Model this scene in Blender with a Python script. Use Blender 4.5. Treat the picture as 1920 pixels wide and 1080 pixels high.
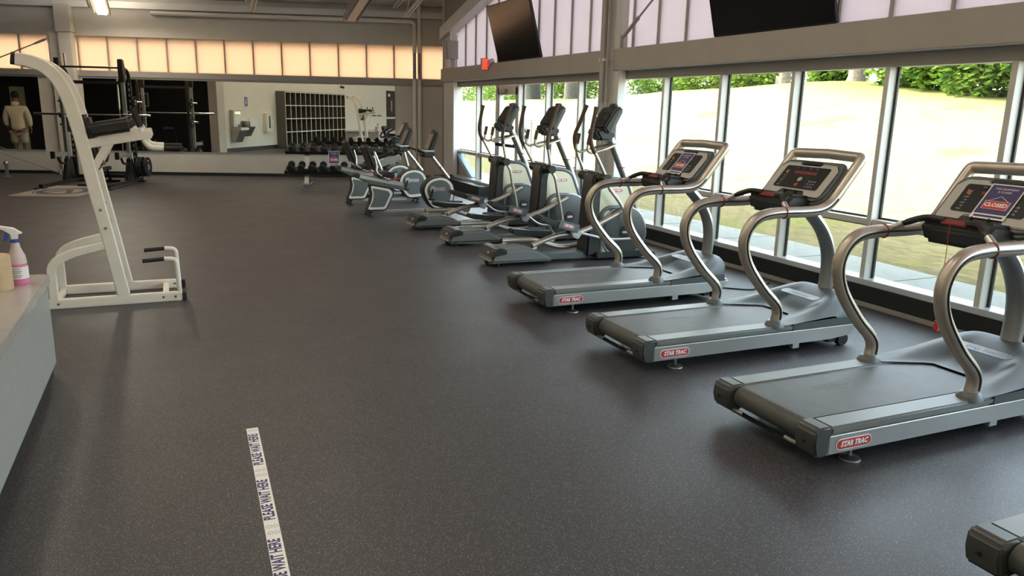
import bpy, bmesh, math, random
from mathutils import Vector, Matrix
random.seed(7)
for o in list(bpy.data.objects): bpy.data.objects.remove(o)
S = bpy.context.scene
COL = S.collection
PI = math.pi

# ------------------------------------------------------------ camera, sky, sun, exposure
cd = bpy.data.cameras.new('camera'); cam = bpy.data.objects.new('camera', cd); COL.objects.link(cam)
cd.sensor_width = 36; cd.lens = 36 * 1445 / 1920; cd.clip_end = 500
R3 = ((0.91692787, 0.07081303, -0.39271974), (-0.39845113, 0.21649589, -0.89127225), (0.02190852, 0.97371199, 0.22672665))
m4 = Matrix.Identity(4)
for i in range(3):
    for j in range(3): m4[i][j] = R3[i][j]
m4.translation = (0, 0, 1.8)
cam.matrix_world = m4
S.camera = cam
S.view_settings.view_transform = 'Standard'; S.view_settings.look = 'None'
S.view_settings.gamma = 1; S.view_settings.use_curve_mapping = False
S.view_settings.exposure = 0.5

W = bpy.data.worlds.new('sky'); S.world = W; W.use_nodes = True
wn = W.node_tree.nodes; wl = W.node_tree.links
bg = wn['Background']
sky = wn.new('ShaderNodeTexSky'); sky.sky_type = 'NISHITA'; sky.sun_disc = False
sky.sun_elevation = math.radians(48); sky.sun_rotation = math.radians(-20); sky.air_density = 1.0; sky.dust_density = 3.0; sky.ozone_density = 1.0
hs = wn.new('ShaderNodeHueSaturation'); hs.inputs['Saturation'].default_value = .6
wl.new(sky.outputs[0], hs.inputs['Color']); wl.new(hs.outputs[0], bg.inputs[0]); bg.inputs[1].default_value = 2.3
sd = bpy.data.lights.new('sun', 'SUN'); sun = bpy.data.objects.new('sun', sd); COL.objects.link(sun)
sd.energy = 5.8; sd.angle = 0.01; sd.color = (1, .93, .78)
SUN_DIR = Vector((-0.25, 0.72, 0.80)).normalized()      # towards the sun
sun.rotation_euler = SUN_DIR.to_track_quat('Z', 'Y').to_euler()

# ------------------------------------------------------------ materials
def nm(name):
    m = bpy.data.materials.new(name); m.use_nodes = True
    return m, m.node_tree.nodes, m.node_tree.links, m.node_tree.nodes['Principled BSDF']
def mat(name, c, rough=.5, metal=0., spec=.5, noise=0., scale=30., emit=None, es=0., bump=0.):
    m, N, L, b = nm(name)
    b.inputs['Base Color'].default_value = (*c, 1); b.inputs['Roughness'].default_value = rough
    b.inputs['Metallic'].default_value = metal; b.inputs['Specular IOR Level'].default_value = spec
    if noise or bump:
        tc = N.new('ShaderNodeTexCoord'); n = N.new('ShaderNodeTexNoise'); n.inputs['Scale'].default_value = scale; n.inputs['Detail'].default_value = 5
        L.new(tc.outputs['Object'], n.inputs['Vector'])
        if noise:
            r = N.new('ShaderNodeValToRGB')
            r.color_ramp.elements[0].position = .3; r.color_ramp.elements[1].position = .7
            r.color_ramp.elements[0].color = (*[max(0, k * (1 - noise)) for k in c], 1); r.color_ramp.elements[1].color = (*[min(1, k * (1 + noise)) for k in c], 1)
            L.new(n.outputs[0], r.inputs[0]); L.new(r.outputs[0], b.inputs['Base Color'])
        if bump:
            bp = N.new('ShaderNodeBump'); bp.inputs['Strength'].default_value = bump; bp.inputs['Distance'].default_value = .004
            L.new(n.outputs[0], bp.inputs['Height']); L.new(bp.outputs[0], b.inputs['Normal'])
    if emit: b.inputs['Emission Color'].default_value = (*emit, 1); b.inputs['Emission Strength'].default_value = es
    return m
def brushed(name, c, rough=.35, metal=1.):
    m, N, L, b = nm(name)
    b.inputs['Base Color'].default_value = (*c, 1); b.inputs['Metallic'].default_value = metal
    tc = N.new('ShaderNodeTexCoord'); mp = N.new('ShaderNodeMapping'); mp.inputs['Scale'].default_value = (3, 60, 60)
    n = N.new('ShaderNodeTexNoise'); n.inputs['Scale'].default_value = 6; n.inputs['Detail'].default_value = 4
    r = N.new('ShaderNodeMapRange'); r.inputs['To Min'].default_value = rough - .07; r.inputs['To Max'].default_value = rough + .1
    L.new(tc.outputs['Object'], mp.inputs[0]); L.new(mp.outputs[0], n.inputs['Vector']); L.new(n.outputs[0], r.inputs[0]); L.new(r.outputs[0], b.inputs['Roughness'])
    return m
def glass(name, tint, refl=.05):
    m, N, L, b = nm(name); N.remove(b)
    t = N.new('ShaderNodeBsdfTransparent'); t.inputs[0].default_value = (*tint, 1)
    g = N.new('ShaderNodeBsdfGlossy'); g.inputs['Roughness'].default_value = 0.0
    lw = N.new('ShaderNodeLayerWeight'); pw = N.new('ShaderNodeMath'); pw.operation = 'POWER'; pw.inputs[1].default_value = 5
    mr = N.new('ShaderNodeMapRange'); mr.inputs['To Min'].default_value = refl * .5; mr.inputs['To Max'].default_value = .5
    mx = N.new('ShaderNodeMixShader')
    L.new(lw.outputs['Facing'], pw.inputs[0]); L.new(pw.outputs[0], mr.inputs[0]); L.new(mr.outputs[0], mx.inputs[0]); L.new(t.outputs[0], mx.inputs[1]); L.new(g.outputs[0], mx.inputs[2])
    L.new(mx.outputs[0], N['Material Output'].inputs[0]); return m
def translucent(name, c, dif, f=.75):
    m, N, L, b = nm(name); N.remove(b)
    t = N.new('ShaderNodeBsdfTranslucent'); t.inputs[0].default_value = (*c, 1)
    d = N.new('ShaderNodeBsdfDiffuse'); d.inputs[0].default_value = (*dif, 1)
    tc = N.new('ShaderNodeTexCoord'); mp = N.new('ShaderNodeMapping'); mp.inputs['Scale'].default_value = (60, 60, .6)
    n = N.new('ShaderNodeTexNoise'); n.inputs['Scale'].default_value = 1.2; n.inputs['Detail'].default_value = 2
    r = N.new('ShaderNodeValToRGB'); r.color_ramp.elements[0].color = (*[k * .95 for k in c], 1); r.color_ramp.elements[1].color = (*[min(1, k * 1.04) for k in c], 1)
    L.new(tc.outputs['Object'], mp.inputs[0]); L.new(mp.outputs[0], n.inputs['Vector']); L.new(n.outputs[0], r.inputs[0]); L.new(r.outputs[0], t.inputs[0])
    mx = N.new('ShaderNodeMixShader'); mx.inputs[0].default_value = f
    L.new(d.outputs[0], mx.inputs[1]); L.new(t.outputs[0], mx.inputs[2]); L.new(mx.outputs[0], N['Material Output'].inputs[0]); return m

def floor_mat():
    m, N, L, b = nm('speckled_rubber')
    tc = N.new('ShaderNodeTexCoord')
    v = N.new('ShaderNodeTexVoronoi'); v.inputs['Scale'].default_value = 190; L.new(tc.outputs['Object'], v.inputs['Vector'])
    n = N.new('ShaderNodeTexNoise'); n.inputs['Scale'].default_value = 210; n.inputs['Detail'].default_value = 2; L.new(tc.outputs['Object'], n.inputs['Vector'])
    sx = N.new('ShaderNodeSeparateColor'); L.new(v.outputs['Color'], sx.inputs[0])
    g = N.new('ShaderNodeMath'); g.operation = 'GREATER_THAN'; g.inputs[1].default_value = .74; L.new(sx.outputs[0], g.inputs[0])
    g2 = N.new('ShaderNodeMath'); g2.operation = 'LESS_THAN'; g2.inputs[1].default_value = .40; L.new(v.outputs['Distance'], g2.inputs[0])
    mu = N.new('ShaderNodeMath'); mu.operation = 'MULTIPLY'; L.new(g.outputs[0], mu.inputs[0]); L.new(g2.outputs[0], mu.inputs[1])
    r = N.new('ShaderNodeValToRGB'); r.color_ramp.elements[0].position = .35; r.color_ramp.elements[1].position = .7
    r.color_ramp.elements[0].color = (.022, .020, .022, 1); r.color_ramp.elements[1].color = (.058, .054, .058, 1)
    L.new(n.outputs[0], r.inputs[0])
    mx = N.new('ShaderNodeMix'); mx.data_type = 'RGBA'; L.new(mu.outputs[0], mx.inputs[0]); L.new(r.outputs[0], mx.inputs[6]); mx.inputs[7].default_value = (.20, .19, .205, 1)
    L.new(mx.outputs[2], b.inputs['Base Color'])
    n2 = N.new('ShaderNodeTexNoise'); n2.inputs['Scale'].default_value = 2.2; n2.inputs['Detail'].default_value = 4; L.new(tc.outputs['Object'], n2.inputs['Vector'])
    mr = N.new('ShaderNodeMapRange'); mr.inputs['To Min'].default_value = .42; mr.inputs['To Max'].default_value = .54; L.new(n2.outputs[0], mr.inputs[0]); L.new(mr.outputs[0], b.inputs['Roughness'])
    bp = N.new('ShaderNodeBump'); bp.inputs['Strength'].default_value = .25; bp.inputs['Distance'].default_value = .002
    L.new(n.outputs[0], bp.inputs['Height']); L.new(bp.outputs[0], b.inputs['Normal'])
    b.inputs['Specular IOR Level'].default_value = .5
    return m
def grass_mat():
    m, N, L, b = nm('dry_grass')
    g = N.new('ShaderNodeNewGeometry')
    mp = N.new('ShaderNodeMapping'); mp.inputs['Scale'].default_value = (1, .35, 1); L.new(g.outputs['Position'], mp.inputs[0])
    n = N.new('ShaderNodeTexNoise'); n.inputs['Scale'].default_value = 9; n.inputs['Detail'].default_value = 8; n.inputs['Roughness'].default_value = .75; L.new(mp.outputs[0], n.inputs['Vector'])
    r = N.new('ShaderNodeValToRGB'); e = r.color_ramp.elements
    e[0].position = .28; e[0].color = (.075, .062, .027, 1); e[1].position = .62; e[1].color = (.19, .16, .088, 1)
    L.new(n.outputs[0], r.inputs[0])
    n2 = N.new('ShaderNodeTexNoise'); n2.inputs['Scale'].default_value = .55; n2.inputs['Detail'].default_value = 6; L.new(g.outputs['Position'], n2.inputs['Vector'])
    r2 = N.new('ShaderNodeValToRGB'); r2.color_ramp.elements[0].position = .53; r2.color_ramp.elements[1].position = .74
    L.new(n2.outputs[0], r2.inputs[0])
    sp = N.new('ShaderNodeSeparateXYZ'); L.new(g.outputs['Position'], sp.inputs[0])
    mr = N.new('ShaderNodeMapRange'); mr.inputs['From Min'].default_value = 22.5; mr.inputs['From Max'].default_value = 26.5; L.new(sp.outputs[0], mr.inputs[0])
    mxm = N.new('ShaderNodeMath'); mxm.operation = 'MAXIMUM'; L.new(r2.outputs[0], mxm.inputs[0]); L.new(mr.outputs[0], mxm.inputs[1])
    mx = N.new('ShaderNodeMix'); mx.data_type = 'RGBA'; L.new(mxm.outputs[0], mx.inputs[0]); L.new(r.outputs[0], mx.inputs[6]); mx.inputs[7].default_value = (.13, .135, .03, 1)
    L.new(mx.outputs[2], b.inputs['Base Color']); b.inputs['Roughness'].default_value = .9; b.inputs['Specular IOR Level'].default_value = .1
    bp = N.new('ShaderNodeBump'); bp.inputs['Strength'].default_value = .6; bp.inputs['Distance'].default_value = .05; L.new(n.outputs[0], bp.inputs['Height']); L.new(bp.outputs[0], b.inputs['Normal'])
    return m
def leaf_mat():
    m, N, L, b = nm('leaves'); N.remove(b)
    g = N.new('ShaderNodeNewGeometry'); n = N.new('ShaderNodeTexNoise'); n.inputs['Scale'].default_value = 1.6; L.new(g.outputs['Position'], n.inputs['Vector'])
    r = N.new('ShaderNodeValToRGB'); r.color_ramp.elements[0].color = (.03, .075, .015, 1); r.color_ramp.elements[1].color = (.17, .25, .035, 1)
    r.color_ramp.elements[0].position = .3; r.color_ramp.elements[1].position = .7
    L.new(n.outputs[0], r.inputs[0])
    d = N.new('ShaderNodeBsdfDiffuse'); t = N.new('ShaderNodeBsdfTranslucent'); mx = N.new('ShaderNodeMixShader'); mx.inputs[0].default_value = .45
    L.new(r.outputs[0], d.inputs[0]); L.new(r.outputs[0], t.inputs[0]); L.new(d.outputs[0], mx.inputs[1]); L.new(t.outputs[0], mx.inputs[2]); L.new(mx.outputs[0], N['Material Output'].inputs[0])
    return m
M = dict(
    floor=floor_mat(), grass=grass_mat(), leaf=leaf_mat(),
    wall=mat('wall_paint', (.62, .575, .51), .8, noise=.03, scale=3), wallw=mat('white_paint', (.78, .76, .68), .8, noise=.02, scale=3),
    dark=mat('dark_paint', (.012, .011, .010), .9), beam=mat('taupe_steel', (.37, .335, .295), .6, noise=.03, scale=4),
    ceil=mat('deck_paint', (.62, .59, .54), .7), steelw=mat('pale_steel', (.74, .71, .66), .5), colm=mat('column_paint', (.62, .60, .57), .5),
    frame=mat('window_frame', (.58, .55, .50), .4, spec=.4), sill=mat('sill_metal', (.62, .66, .68), .3, .3), blk=mat('black_base', (.016, .018, .017), .45),
    gasket=mat('gasket', (.03, .035, .03), .6), glassu=glass('clear_glass', (.90, .93, .89)), glassl=glass('tinted_glass', (.60, .64, .60)),
    peach=translucent('warm_panel', (.43, .33, .245), (.5, .44, .36)), lilac=translucent('pale_panel', (.485, .43, .42), (.6, .57, .57)),
    mirror=mat('mirror_silver', (.86, .87, .83), .0, 1.), concrete=mat('concrete', (.21, .213, .21), .85, noise=.08, scale=6),
    alu=brushed('aluminium', (.60, .59, .56), .33), alud=brushed('dark_aluminium', (.42, .42, .41), .38), silver=mat('silver_paint', (.55, .55, .53), .35, .6),
    railm=mat('satin_tube', (.50, .44, .37), .36, .7), greyp=mat('grey_plastic', (.115, .13, .13), .42, noise=.06, scale=60), greyl=mat('light_grey_plastic', (.48, .46, .43), .5), hood=mat('hood_plastic', (.065, .076, .074), .52), cap=mat('cap_plastic', (.055, .06, .058), .45), dimred=mat('dull_red', (.22, .03, .022), .5),
    greym=mat('mid_grey_plastic', (.165, .178, .172), .46), blackp=mat('black_plastic', (.018, .019, .018), .42), blackm=mat('black_metal', (.014, .014, .014), .4, .2),
    belt=mat('belt_rubber', (.075, .078, .072), .55, noise=.12, scale=9), beltlogo=mat('belt_print', (.20, .205, .195), .6),
    red=mat('red_badge', (.55, .035, .035), .4), white=mat('white_print', (.85, .85, .83), .5), redband=mat('red_band', (.28, .03, .035), .5), orange=mat('orange_button', (.42, .11, .04), .5),
    led=mat('red_digits', (.09, .012, .012), .5, emit=(1, .08, .05), es=.09), green=mat('green_button', (.35, .42, .22), .5), disp=mat('display_black', (.022, .024, .024), .25),
    cream=mat('cream_panel', (.60, .57, .44), .35, .35), padm=mat('black_vinyl', (.016, .015, .014), .42, bump=.2, scale=90), whitem=mat('white_enamel', (.80, .75, .66), .42, noise=.03, scale=12),
    brown=mat('brown_grip', (.09, .055, .035), .7), screen=mat('tv_screen', (.010, .011, .012), .18), navy=mat('navy_print', (.035, .03, .14), .6), purple=mat('sign_purple', (.05, .035, .13), .5),
    emblem=mat('emblem_print', (.05, .04, .075), .7), tape=mat('white_tape', (.82, .80, .76), .6), tapeline=mat('grey_print', (.30, .28, .28), .6), bark_shaded=mat('shaded_bark', (.05, .042, .03), .95, noise=.3, scale=8, bump=1.), chrome=mat('chrome', (.70, .69, .66), .15, 1.), lam=mat('grey_laminate', (.36, .36, .345), .35, noise=.05, scale=14),
    lamt=mat('counter_laminate', (.40, .375, .36), .22, noise=.05, scale=14), pink=mat('pink_liquid', (.80, .22, .42), .15), bott=mat('frosted_plastic', (.62, .50, .49), .3), blue=mat('blue_plastic', (.02, .08, .40), .4),
    kraft=mat('kraft_paper', (.58, .43, .27), .85, noise=.06, scale=20), lampon=mat('lit_lens', (1, .95, .8), .5, emit=(1, .86, .62), es=9.), lens=mat('unlit_lens', (.62, .60, .56), .4),
    bark=mat('bark', (.16, .12, .085), .95, noise=.3, scale=8, bump=1.), skin=mat('skin', (.20, .11, .07), .6), hoodie=mat('cream_fleece', (.70, .63, .47), .9), shorts=mat('grey_shorts', (.45, .42, .36), .9), hair=mat('black_hair', (.01, .01, .01), .8),
    shoe=mat('shoes', (.05, .05, .05), .7), plat=mat('pale_platform', (.30, .26, .21), .7, noise=.1, scale=5), tan=mat('tan_panel', (.42, .37, .22), .7), rubber=mat('black_rubber', (.012, .012, .012), .7),
    cub=mat('locker_grey', (.10, .095, .075), .6), cubin=mat('locker_inside', (.045, .04, .025), .8), exitred=mat('exit_red', (.7, .05, .03), .4, emit=(1, .1, .05), es=.6), boxg=mat('grey_box', (.34, .32, .29), .5),
    tanlab=mat('tan_label', (.24, .19, .145), .6), bluew=mat('pale_blue_trim', (.45, .62, .78), .4), bluesign=mat('blue_sign', (.10, .16, .30), .5), stain=mat('stainless', (.5, .49, .45), .3, .9),
)

# ------------------------------------------------------------ geometry helpers
def V(*a): return Vector(a if len(a) > 1 else a[0])
def fillet(pts, r, n=5):
    pts = [Vector(p) for p in pts]; out = [pts[0]]
    for i in range(1, len(pts) - 1):
        a, b, c = pts[i - 1], pts[i], pts[i + 1]; u = a - b; v = c - b
        rr = r[i] if isinstance(r, (list, tuple)) else r
        d = min(rr, u.length * .48, v.length * .48); p, q = b + u.normalized() * d, b + v.normalized() * d
        for k in range(n + 1):
            t = k / n; out.append((1 - t) ** 2 * p + 2 * t * (1 - t) * b + t * t * q)
    out.append(pts[-1]); return out
def spline(pts, n=6):
    pts = [Vector(p) for p in pts]; P = [2 * pts[0] - pts[1]] + pts + [2 * pts[-1] - pts[-2]]; out = []
    for i in range(1, len(P) - 2):
        for k in range(n):
            t = k / n; a, b, c, d = P[i - 1:i + 3]
            out.append(.5 * (2 * b + (c - a) * t + (2 * a - 5 * b + 4 * c - d) * t * t + (3 * b - a - 3 * c + d) * t ** 3))
    out.append(pts[-1]); return out
class B:
    def __init__(s): s.bm = bmesh.new()
    def box(s, x0, x1, y0, y1, z0, z1, mx=None):
        vs = [s.bm.verts.new(p) for p in ((x0, y0, z0), (x1, y0, z0), (x1, y1, z0), (x0, y1, z0), (x0, y0, z1), (x1, y0, z1), (x1, y1, z1), (x0, y1, z1))]
        for f in ((0, 3, 2, 1), (4, 5, 6, 7), (0, 1, 5, 4), (1, 2, 6, 5), (2, 3, 7, 6), (3, 0, 4, 7)): s.bm.faces.new([vs[i] for i in f])
        if mx: bmesh.ops.transform(s.bm, matrix=mx, verts=vs)
        return s
    def beam(s, p, q, w, h, up=(0, 0, 1)):
        p, q = Vector(p), Vector(q); d = (q - p); L = d.length; d.normalize(); u = Vector(up)
        if abs(d.dot(u)) > .98: u = Vector((0, 1, 0))
        x = d.cross(u).normalized(); z = x.cross(d)
        m = Matrix((x, d, z)).transposed().to_4x4(); m.translation = p
        return s.box(-w / 2, w / 2, 0, L, -h / 2, h / 2, m)
    def prism(s, poly, a, b, ax='y'):
        f = {'y': lambda u, v, w: (u, w, v), 'z': lambda u, v, w: (u, v, w), 'x': lambda u, v, w: (w, u, v)}[ax]
        A = [s.bm.verts.new(f(u, v, a)) for u, v in poly]; Bv = [s.bm.verts.new(f(u, v, b)) for u, v in poly]; n = len(poly)
        s.bm.faces.new(A); s.bm.faces.new(Bv[::-1])
        for i in range(n): s.bm.faces.new((A[i], Bv[i], Bv[(i + 1) % n], A[(i + 1) % n]))
        return s
    def tube(s, pts, r, n=10, flat=None, cap=True, up=(0, 1, 0), sq=None):
        pts = [Vector(p) for p in pts]; rings = []; N = None
        for i, p in enumerate(pts):
            t = (pts[min(i + 1, len(pts) - 1)] - pts[max(i - 1, 0)]).normalized()
            if N is None:
                N = Vector(up); N = (N - t * N.dot(t))
                if N.length < .05: N = t.orthogonal()
            N = (N - t * N.dot(t)).normalized(); Bn = t.cross(N)
            rr = r[i] if isinstance(r, (list, tuple)) else r
            if sq:
                a, b, c = sq[0], sq[1], sq[2]; n = 8
                rings.append([s.bm.verts.new(p + N * u + Bn * w) for u, w in ((a, b - c), (a - c, b), (c - a, b), (-a, b - c), (-a, c - b), (c - a, -b), (a - c, -b), (a, c - b))]); continue
            ra, rb = (rr, rr) if not flat else (rr * flat[0], rr * flat[1])
            rings.append([s.bm.verts.new(p + N * (ra * math.cos(2 * PI * k / n)) + Bn * (rb * math.sin(2 * PI * k / n))) for k in range(n)])
        for i in range(len(rings) - 1):
            for k in range(n): s.bm.faces.new((rings[i][k], rings[i][(k + 1) % n], rings[i + 1][(k + 1) % n], rings[i + 1][k]))
        if cap: s.bm.faces.new(rings[0][::-1]); s.bm.faces.new(rings[-1])
        return s
    def cyl(s, p, q, r, n=14, r2=None): return s.tube([p, q], [r, r if r2 is None else r2], n)
    def rev(s, prof, c=(0, 0, 0), n=18, ax='z'):
        rings = []
        for r, h in prof:
            ring = []
            for k in range(n):
                a = 2 * PI * k / n; u, v = r * math.cos(a), r * math.sin(a)
                ring.append(s.bm.verts.new(Vector(c) + (Vector((u, v, h)) if ax == 'z' else Vector((u, h, v)) if ax == 'y' else Vector((h, u, v)))))
            rings.append(ring)
        for i in range(len(rings) - 1):
            for k in range(n): s.bm.faces.new((rings[i][k], rings[i][(k + 1) % n], rings[i + 1][(k + 1) % n], rings[i + 1][k]))
        s.bm.faces.new(rings[0][::-1]); s.bm.faces.new(rings[-1]); return s
    def ell(s, c, r, nu=12, nv=8):
        bmesh.ops.create_uvsphere(s.bm, u_segments=nu, v_segments=nv, radius=1, matrix=Matrix.Translation(c) @ Matrix.Diagonal((*r, 1))); return s
    def grid(s, f, nu, nv, flip=False):
        g = [[s.bm.verts.new(f(i / nu, j / nv)) for j in range(nv + 1)] for i in range(nu + 1)]
        for i in range(nu):
            for j in range(nv):
                q = (g[i][j], g[i + 1][j], g[i + 1][j + 1], g[i][j + 1]); s.bm.faces.new(q[::-1] if flip else q)
        return s
    def ring(s, c, R, r, ax='y', n=28, m=8):
        pts = []
        f = {'y': lambda a: Vector((R * math.cos(a), 0, R * math.sin(a))), 'z': lambda a: Vector((R * math.cos(a), R * math.sin(a), 0)), 'x': lambda a: Vector((0, R * math.cos(a), R * math.sin(a)))}[ax]
        pts = [Vector(c) + f(2 * PI * k / n) for k in range(n + 1)]
        return s.tube(pts, r, m, cap=False)
    def tf(s, mx): bmesh.ops.transform(s.bm, matrix=mx, verts=s.bm.verts[:]); return s
    def done(s, name, m, parent=None, bevel=0, seg=2, smooth=True):
        bm = s.bm
        bmesh.ops.recalc_face_normals(bm, faces=bm.faces[:])
        if bevel:
            bmesh.ops.bevel(bm, geom=[e for e in bm.edges if len(e.link_faces) == 2 and e.calc_face_angle(0) > .5], offset=bevel, segments=seg, affect='EDGES', clamp_overlap=True)
        me = bpy.data.meshes.new(name); bm.to_mesh(me); bm.free()
        if smooth:
            me.polygons.foreach_set('use_smooth', [True] * len(me.polygons)); me.set_sharp_from_angle(angle=math.radians(38))
        me.materials.append(M[m] if isinstance(m, str) else m)
        o = bpy.data.objects.new(name, me); COL.objects.link(o)
        if parent: o.parent = parent
        return o
def rrect(x0, x1, y0, y1, r, n=4):
    out = []
    for cx, cy, a0 in ((x1 - r, y1 - r, 0), (x0 + r, y1 - r, 90), (x0 + r, y0 + r, 180), (x1 - r, y0 + r, 270)):
        for k in range(n + 1):
            a = math.radians(a0 + 90 * k / n); out.append((cx + r * math.cos(a), cy + r * math.sin(a)))
    return out
def tag(o, label, cat, group=None, kind=None):
    o['label'] = label; o['category'] = cat
    if group: o['group'] = group
    if kind: o['kind'] = kind
    return o
def thing(name, label, cat, loc=(0, 0, 0), rz=0, group=None):
    o = bpy.data.objects.new(name, None); COL.objects.link(o); o.location = loc; o.rotation_euler = (0, 0, rz); o.empty_display_size = .2
    return tag(o, label, cat, group)
def struct(o): o['kind'] = 'structure'; return o
def sroot(name, loc=(0, 0, 0), rz=0):
    o = bpy.data.objects.new(name, None); COL.objects.link(o); o.location = loc; o.rotation_euler = (0, 0, rz); o['kind'] = 'structure'; return o
def dup(root, loc, rz=0, label=None, skip=()):
    r = root.copy(); COL.objects.link(r); r.location = loc; r.rotation_euler = (0, 0, rz)
    if label: r['label'] = label
    def rec(src, dst):
        for ch in list(src.children):
            if ch.name.split('.')[0] in skip: continue
            c = ch.copy(); COL.objects.link(c); c.parent = dst; rec(ch, c)
    rec(root, r); return r
TXT = {}
def text(body, size, m, parent, mx, name='lettering', shear=0., ext=.0008, sx=1., bold=0.):
    key = (body, size, shear, sx, m, bold)
    if key not in TXT:
        cu = bpy.data.curves.new('t', 'FONT'); cu.body = body; cu.size = size; cu.shear = shear; cu.extrude = ext; cu.align_x = 'CENTER'; cu.align_y = 'CENTER'; cu.resolution_u = 2; cu.offset = bold
        t = bpy.data.objects.new('t', cu); COL.objects.link(t); bpy.context.view_layer.update()
        me = bpy.data.meshes.new_from_object(t.evaluated_get(bpy.context.evaluated_depsgraph_get()))
        bpy.data.objects.remove(t); me.transform(Matrix.Diagonal((sx, 1, 1, 1))); me.materials.clear(); me.materials.append(M[m]); TXT[key] = me
    o = bpy.data.objects.new(name, TXT[key]); COL.objects.link(o); o.matrix_local = mx
    if parent: o.parent = parent
    return o
def frame3(o, x, y):                              # matrix with local x, y axes and origin
    x = Vector(x).normalized(); y = Vector(y).normalized(); z = x.cross(y)
    m = Matrix((x, y, z)).transposed().to_4x4(); m.translation = o; return m
FRONT = lambda x, y, z: frame3((x, y, z), (1, 0, 0), (0, 0, 1))     # faces -Y
# ------------------------------------------------------------ the setting
C18, S18 = math.cos(math.radians(18)), math.sin(math.radians(18))
CX, CY = 6.1, 19.178                                   # corner of the mirror wall and the window wall
BW_RZ = math.radians(162)                              # local X runs along the mirror wall, local Y into the room
def bw(s, d, z): return Vector((CX - C18 * s - S18 * d, CY + S18 * s - C18 * d, z))
def onback(o): o.location = (CX, CY, 0); o.rotation_euler = (0, 0, BW_RZ); return o
def roofz(x, y): return 4.15 + .227 * ((CX - x) * S18 + (CY - y) * C18)

struct(B().prism([(6.5, -7), (6.5, 19.3), (-10.2, 24.9), (-10.2, -7)], -.2, 0, 'z').done('floor', 'floor', smooth=False))
# mirror wall, in its own frame
struct(onback(B().box(-.6, 17.2, -.25, 0, -.1, 2.30).done('wall_back', 'wall', smooth=False)))
struct(onback(B().box(-.6, 17.2, -.25, 0, 3.27, 4.35).done('wall_back_upper', 'wall', smooth=False)))
struct(onback(B().box(-.45, 17.2, -.2, .05, 2.33, 2.47).box(-.45, 17.2, 0, .03, 2.29, 2.33).done('trim_1', 'boxg', bevel=.006)))
struct(onback(B().box(.02, 17.2, 0, .015, 0, .07).done('baseboard_back', 'blk')))
struct(onback(B().box(8.43, 8.72, .0, .22, 0, 3.33).box(8.40, 8.75, .0, .25, 3.33, 3.95).box(8.72, 8.98, 0, .12, 0, 3.33).done('trim_2', 'wall', bevel=.01)))
w3 = sroot('window_3'); onback(w3)
divs = [-.44, .24, .917, 1.594, 2.28, 2.97, 3.65, 4.33, 5.009, 5.685, 6.365, 7.05, 7.735, 8.41, 9.06, 9.74, 10.42, 11.1, 11.78, 12.46, 13.14, 13.82, 14.5, 15.2, 16]
for a, b in zip(divs, divs[1:]):
    B().box(a + .014, b - .014, -.13, -.09, 2.47, 3.27).done('panel', 'peach', w3, smooth=False)
    B().box(b - .014, b + .014, -.15, -.06, 2.47, 3.27).done('divider', 'beam', w3, smooth=False)
def mirror(s0, s1, label):
    o = onback(thing('wall_mirror', label, 'mirror'))
    B().box(s0, s1, .002, .012, .575, 2.285).done('mirror_glass', 'mirror', o, smooth=False)
    B().box(s0, s1, .002, .022, .555, .573).box(s0, s1, .002, .02, 2.286, 2.296).done('edge_channel', 'silver', o)
    return o
mirror(.9, 8.385, 'long wall mirror reflecting the lockers and the white wall')
mirror(9.365, 14.5, 'wall mirror at the left edge reflecting a person in a cream hoodie')
# ribbed roof deck falling towards the mirror wall
def deck():
    b = B(); pr = []
    y = -.5; zz = 0
    while y < 29:
        pr += [(y, 0), (y + .1, 0), (y + .13, .07), (y + .24, .07), (y + .27, 0)]; y += .3
    f = lambda yy: (-.5 - .325 * yy, (16.3 - .309 * yy) / .951)
    L = [[b.bm.verts.new((f(yy)[k], yy, 4.15 + .227 * yy + zz)) for yy, zz in pr] for k in (0, 1)]
    for i in range(len(pr) - 1): b.bm.faces.new((L[0][i], L[0][i + 1], L[1][i + 1], L[1][i]))
    o = b.done('ceiling', 'ceil', smooth=False); onback(o); struct(o)
    md = o.modifiers.new('t', 'SOLIDIFY'); md.thickness = .05; md.offset = 1
deck()
struct(onback(B().box(-.4, 17, .05, .15, 3.90, 4.03).box(-.4, 17, .03, .17, 4.03, 4.05).done('trim_3', 'steelw', bevel=.004)))
# window wall
def ybox(name, m, x0, x1, y0, y1, z0, z1, **k): return struct(B().box(x0, x1, y0, y1, z0, z1).done(name, m, **k))
ybox('trim_4', 'beam', 5.95, 6.3, -7, 10.06, 2.37, 2.667, bevel=.006)
ybox('trim_5', 'beam', 5.95, 6.3, 10.3, 17.95, 2.37, 2.667, bevel=.006)
ybox('trim_6', 'colm', 5.97, 6.10, 9.93, 10.36, 0, 7.2, bevel=.008)
ybox('trim_7', 'colm', 6.0, 6.1, 17.18, 17.95, 0, 2.37, bevel=.008)
ybox('trim_13', 'wall', 6.0, 6.46, 17.9, 17.96, 0, 4.6)
ybox('wall_right', 'wall', 6.45, 6.5, 17.96, 19.2, 0, 4.7, smooth=False)
ybox('trim_12', 'colm', 6.02, 6.26, 17.40, 17.92, 2.36, 3.4, bevel=.006)
ybox('trim_8', 'colm', 6.10, 6.26, 10.17, 10.42, .0, 2.37, bevel=.006)
struct(B().prism([(17.95, 3.33), (-7, 8.71), (-7, 8.97), (17.95, 3.59)], 5.92, 6.25, 'x').done('trim_9', 'steelw', smooth=False))
struct(B().prism([(17.95, 3.45), (-7, 8.83), (-7, 10.2), (17.95, 4.6)], 6.05, 6.25, 'x').done('wall_right_upper', 'beam', smooth=False))
def paneltop(y): return 3.38 + .2157 * (17.95 - y)
w4 = sroot('window_4'); w5 = sroot('window_5')
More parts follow.
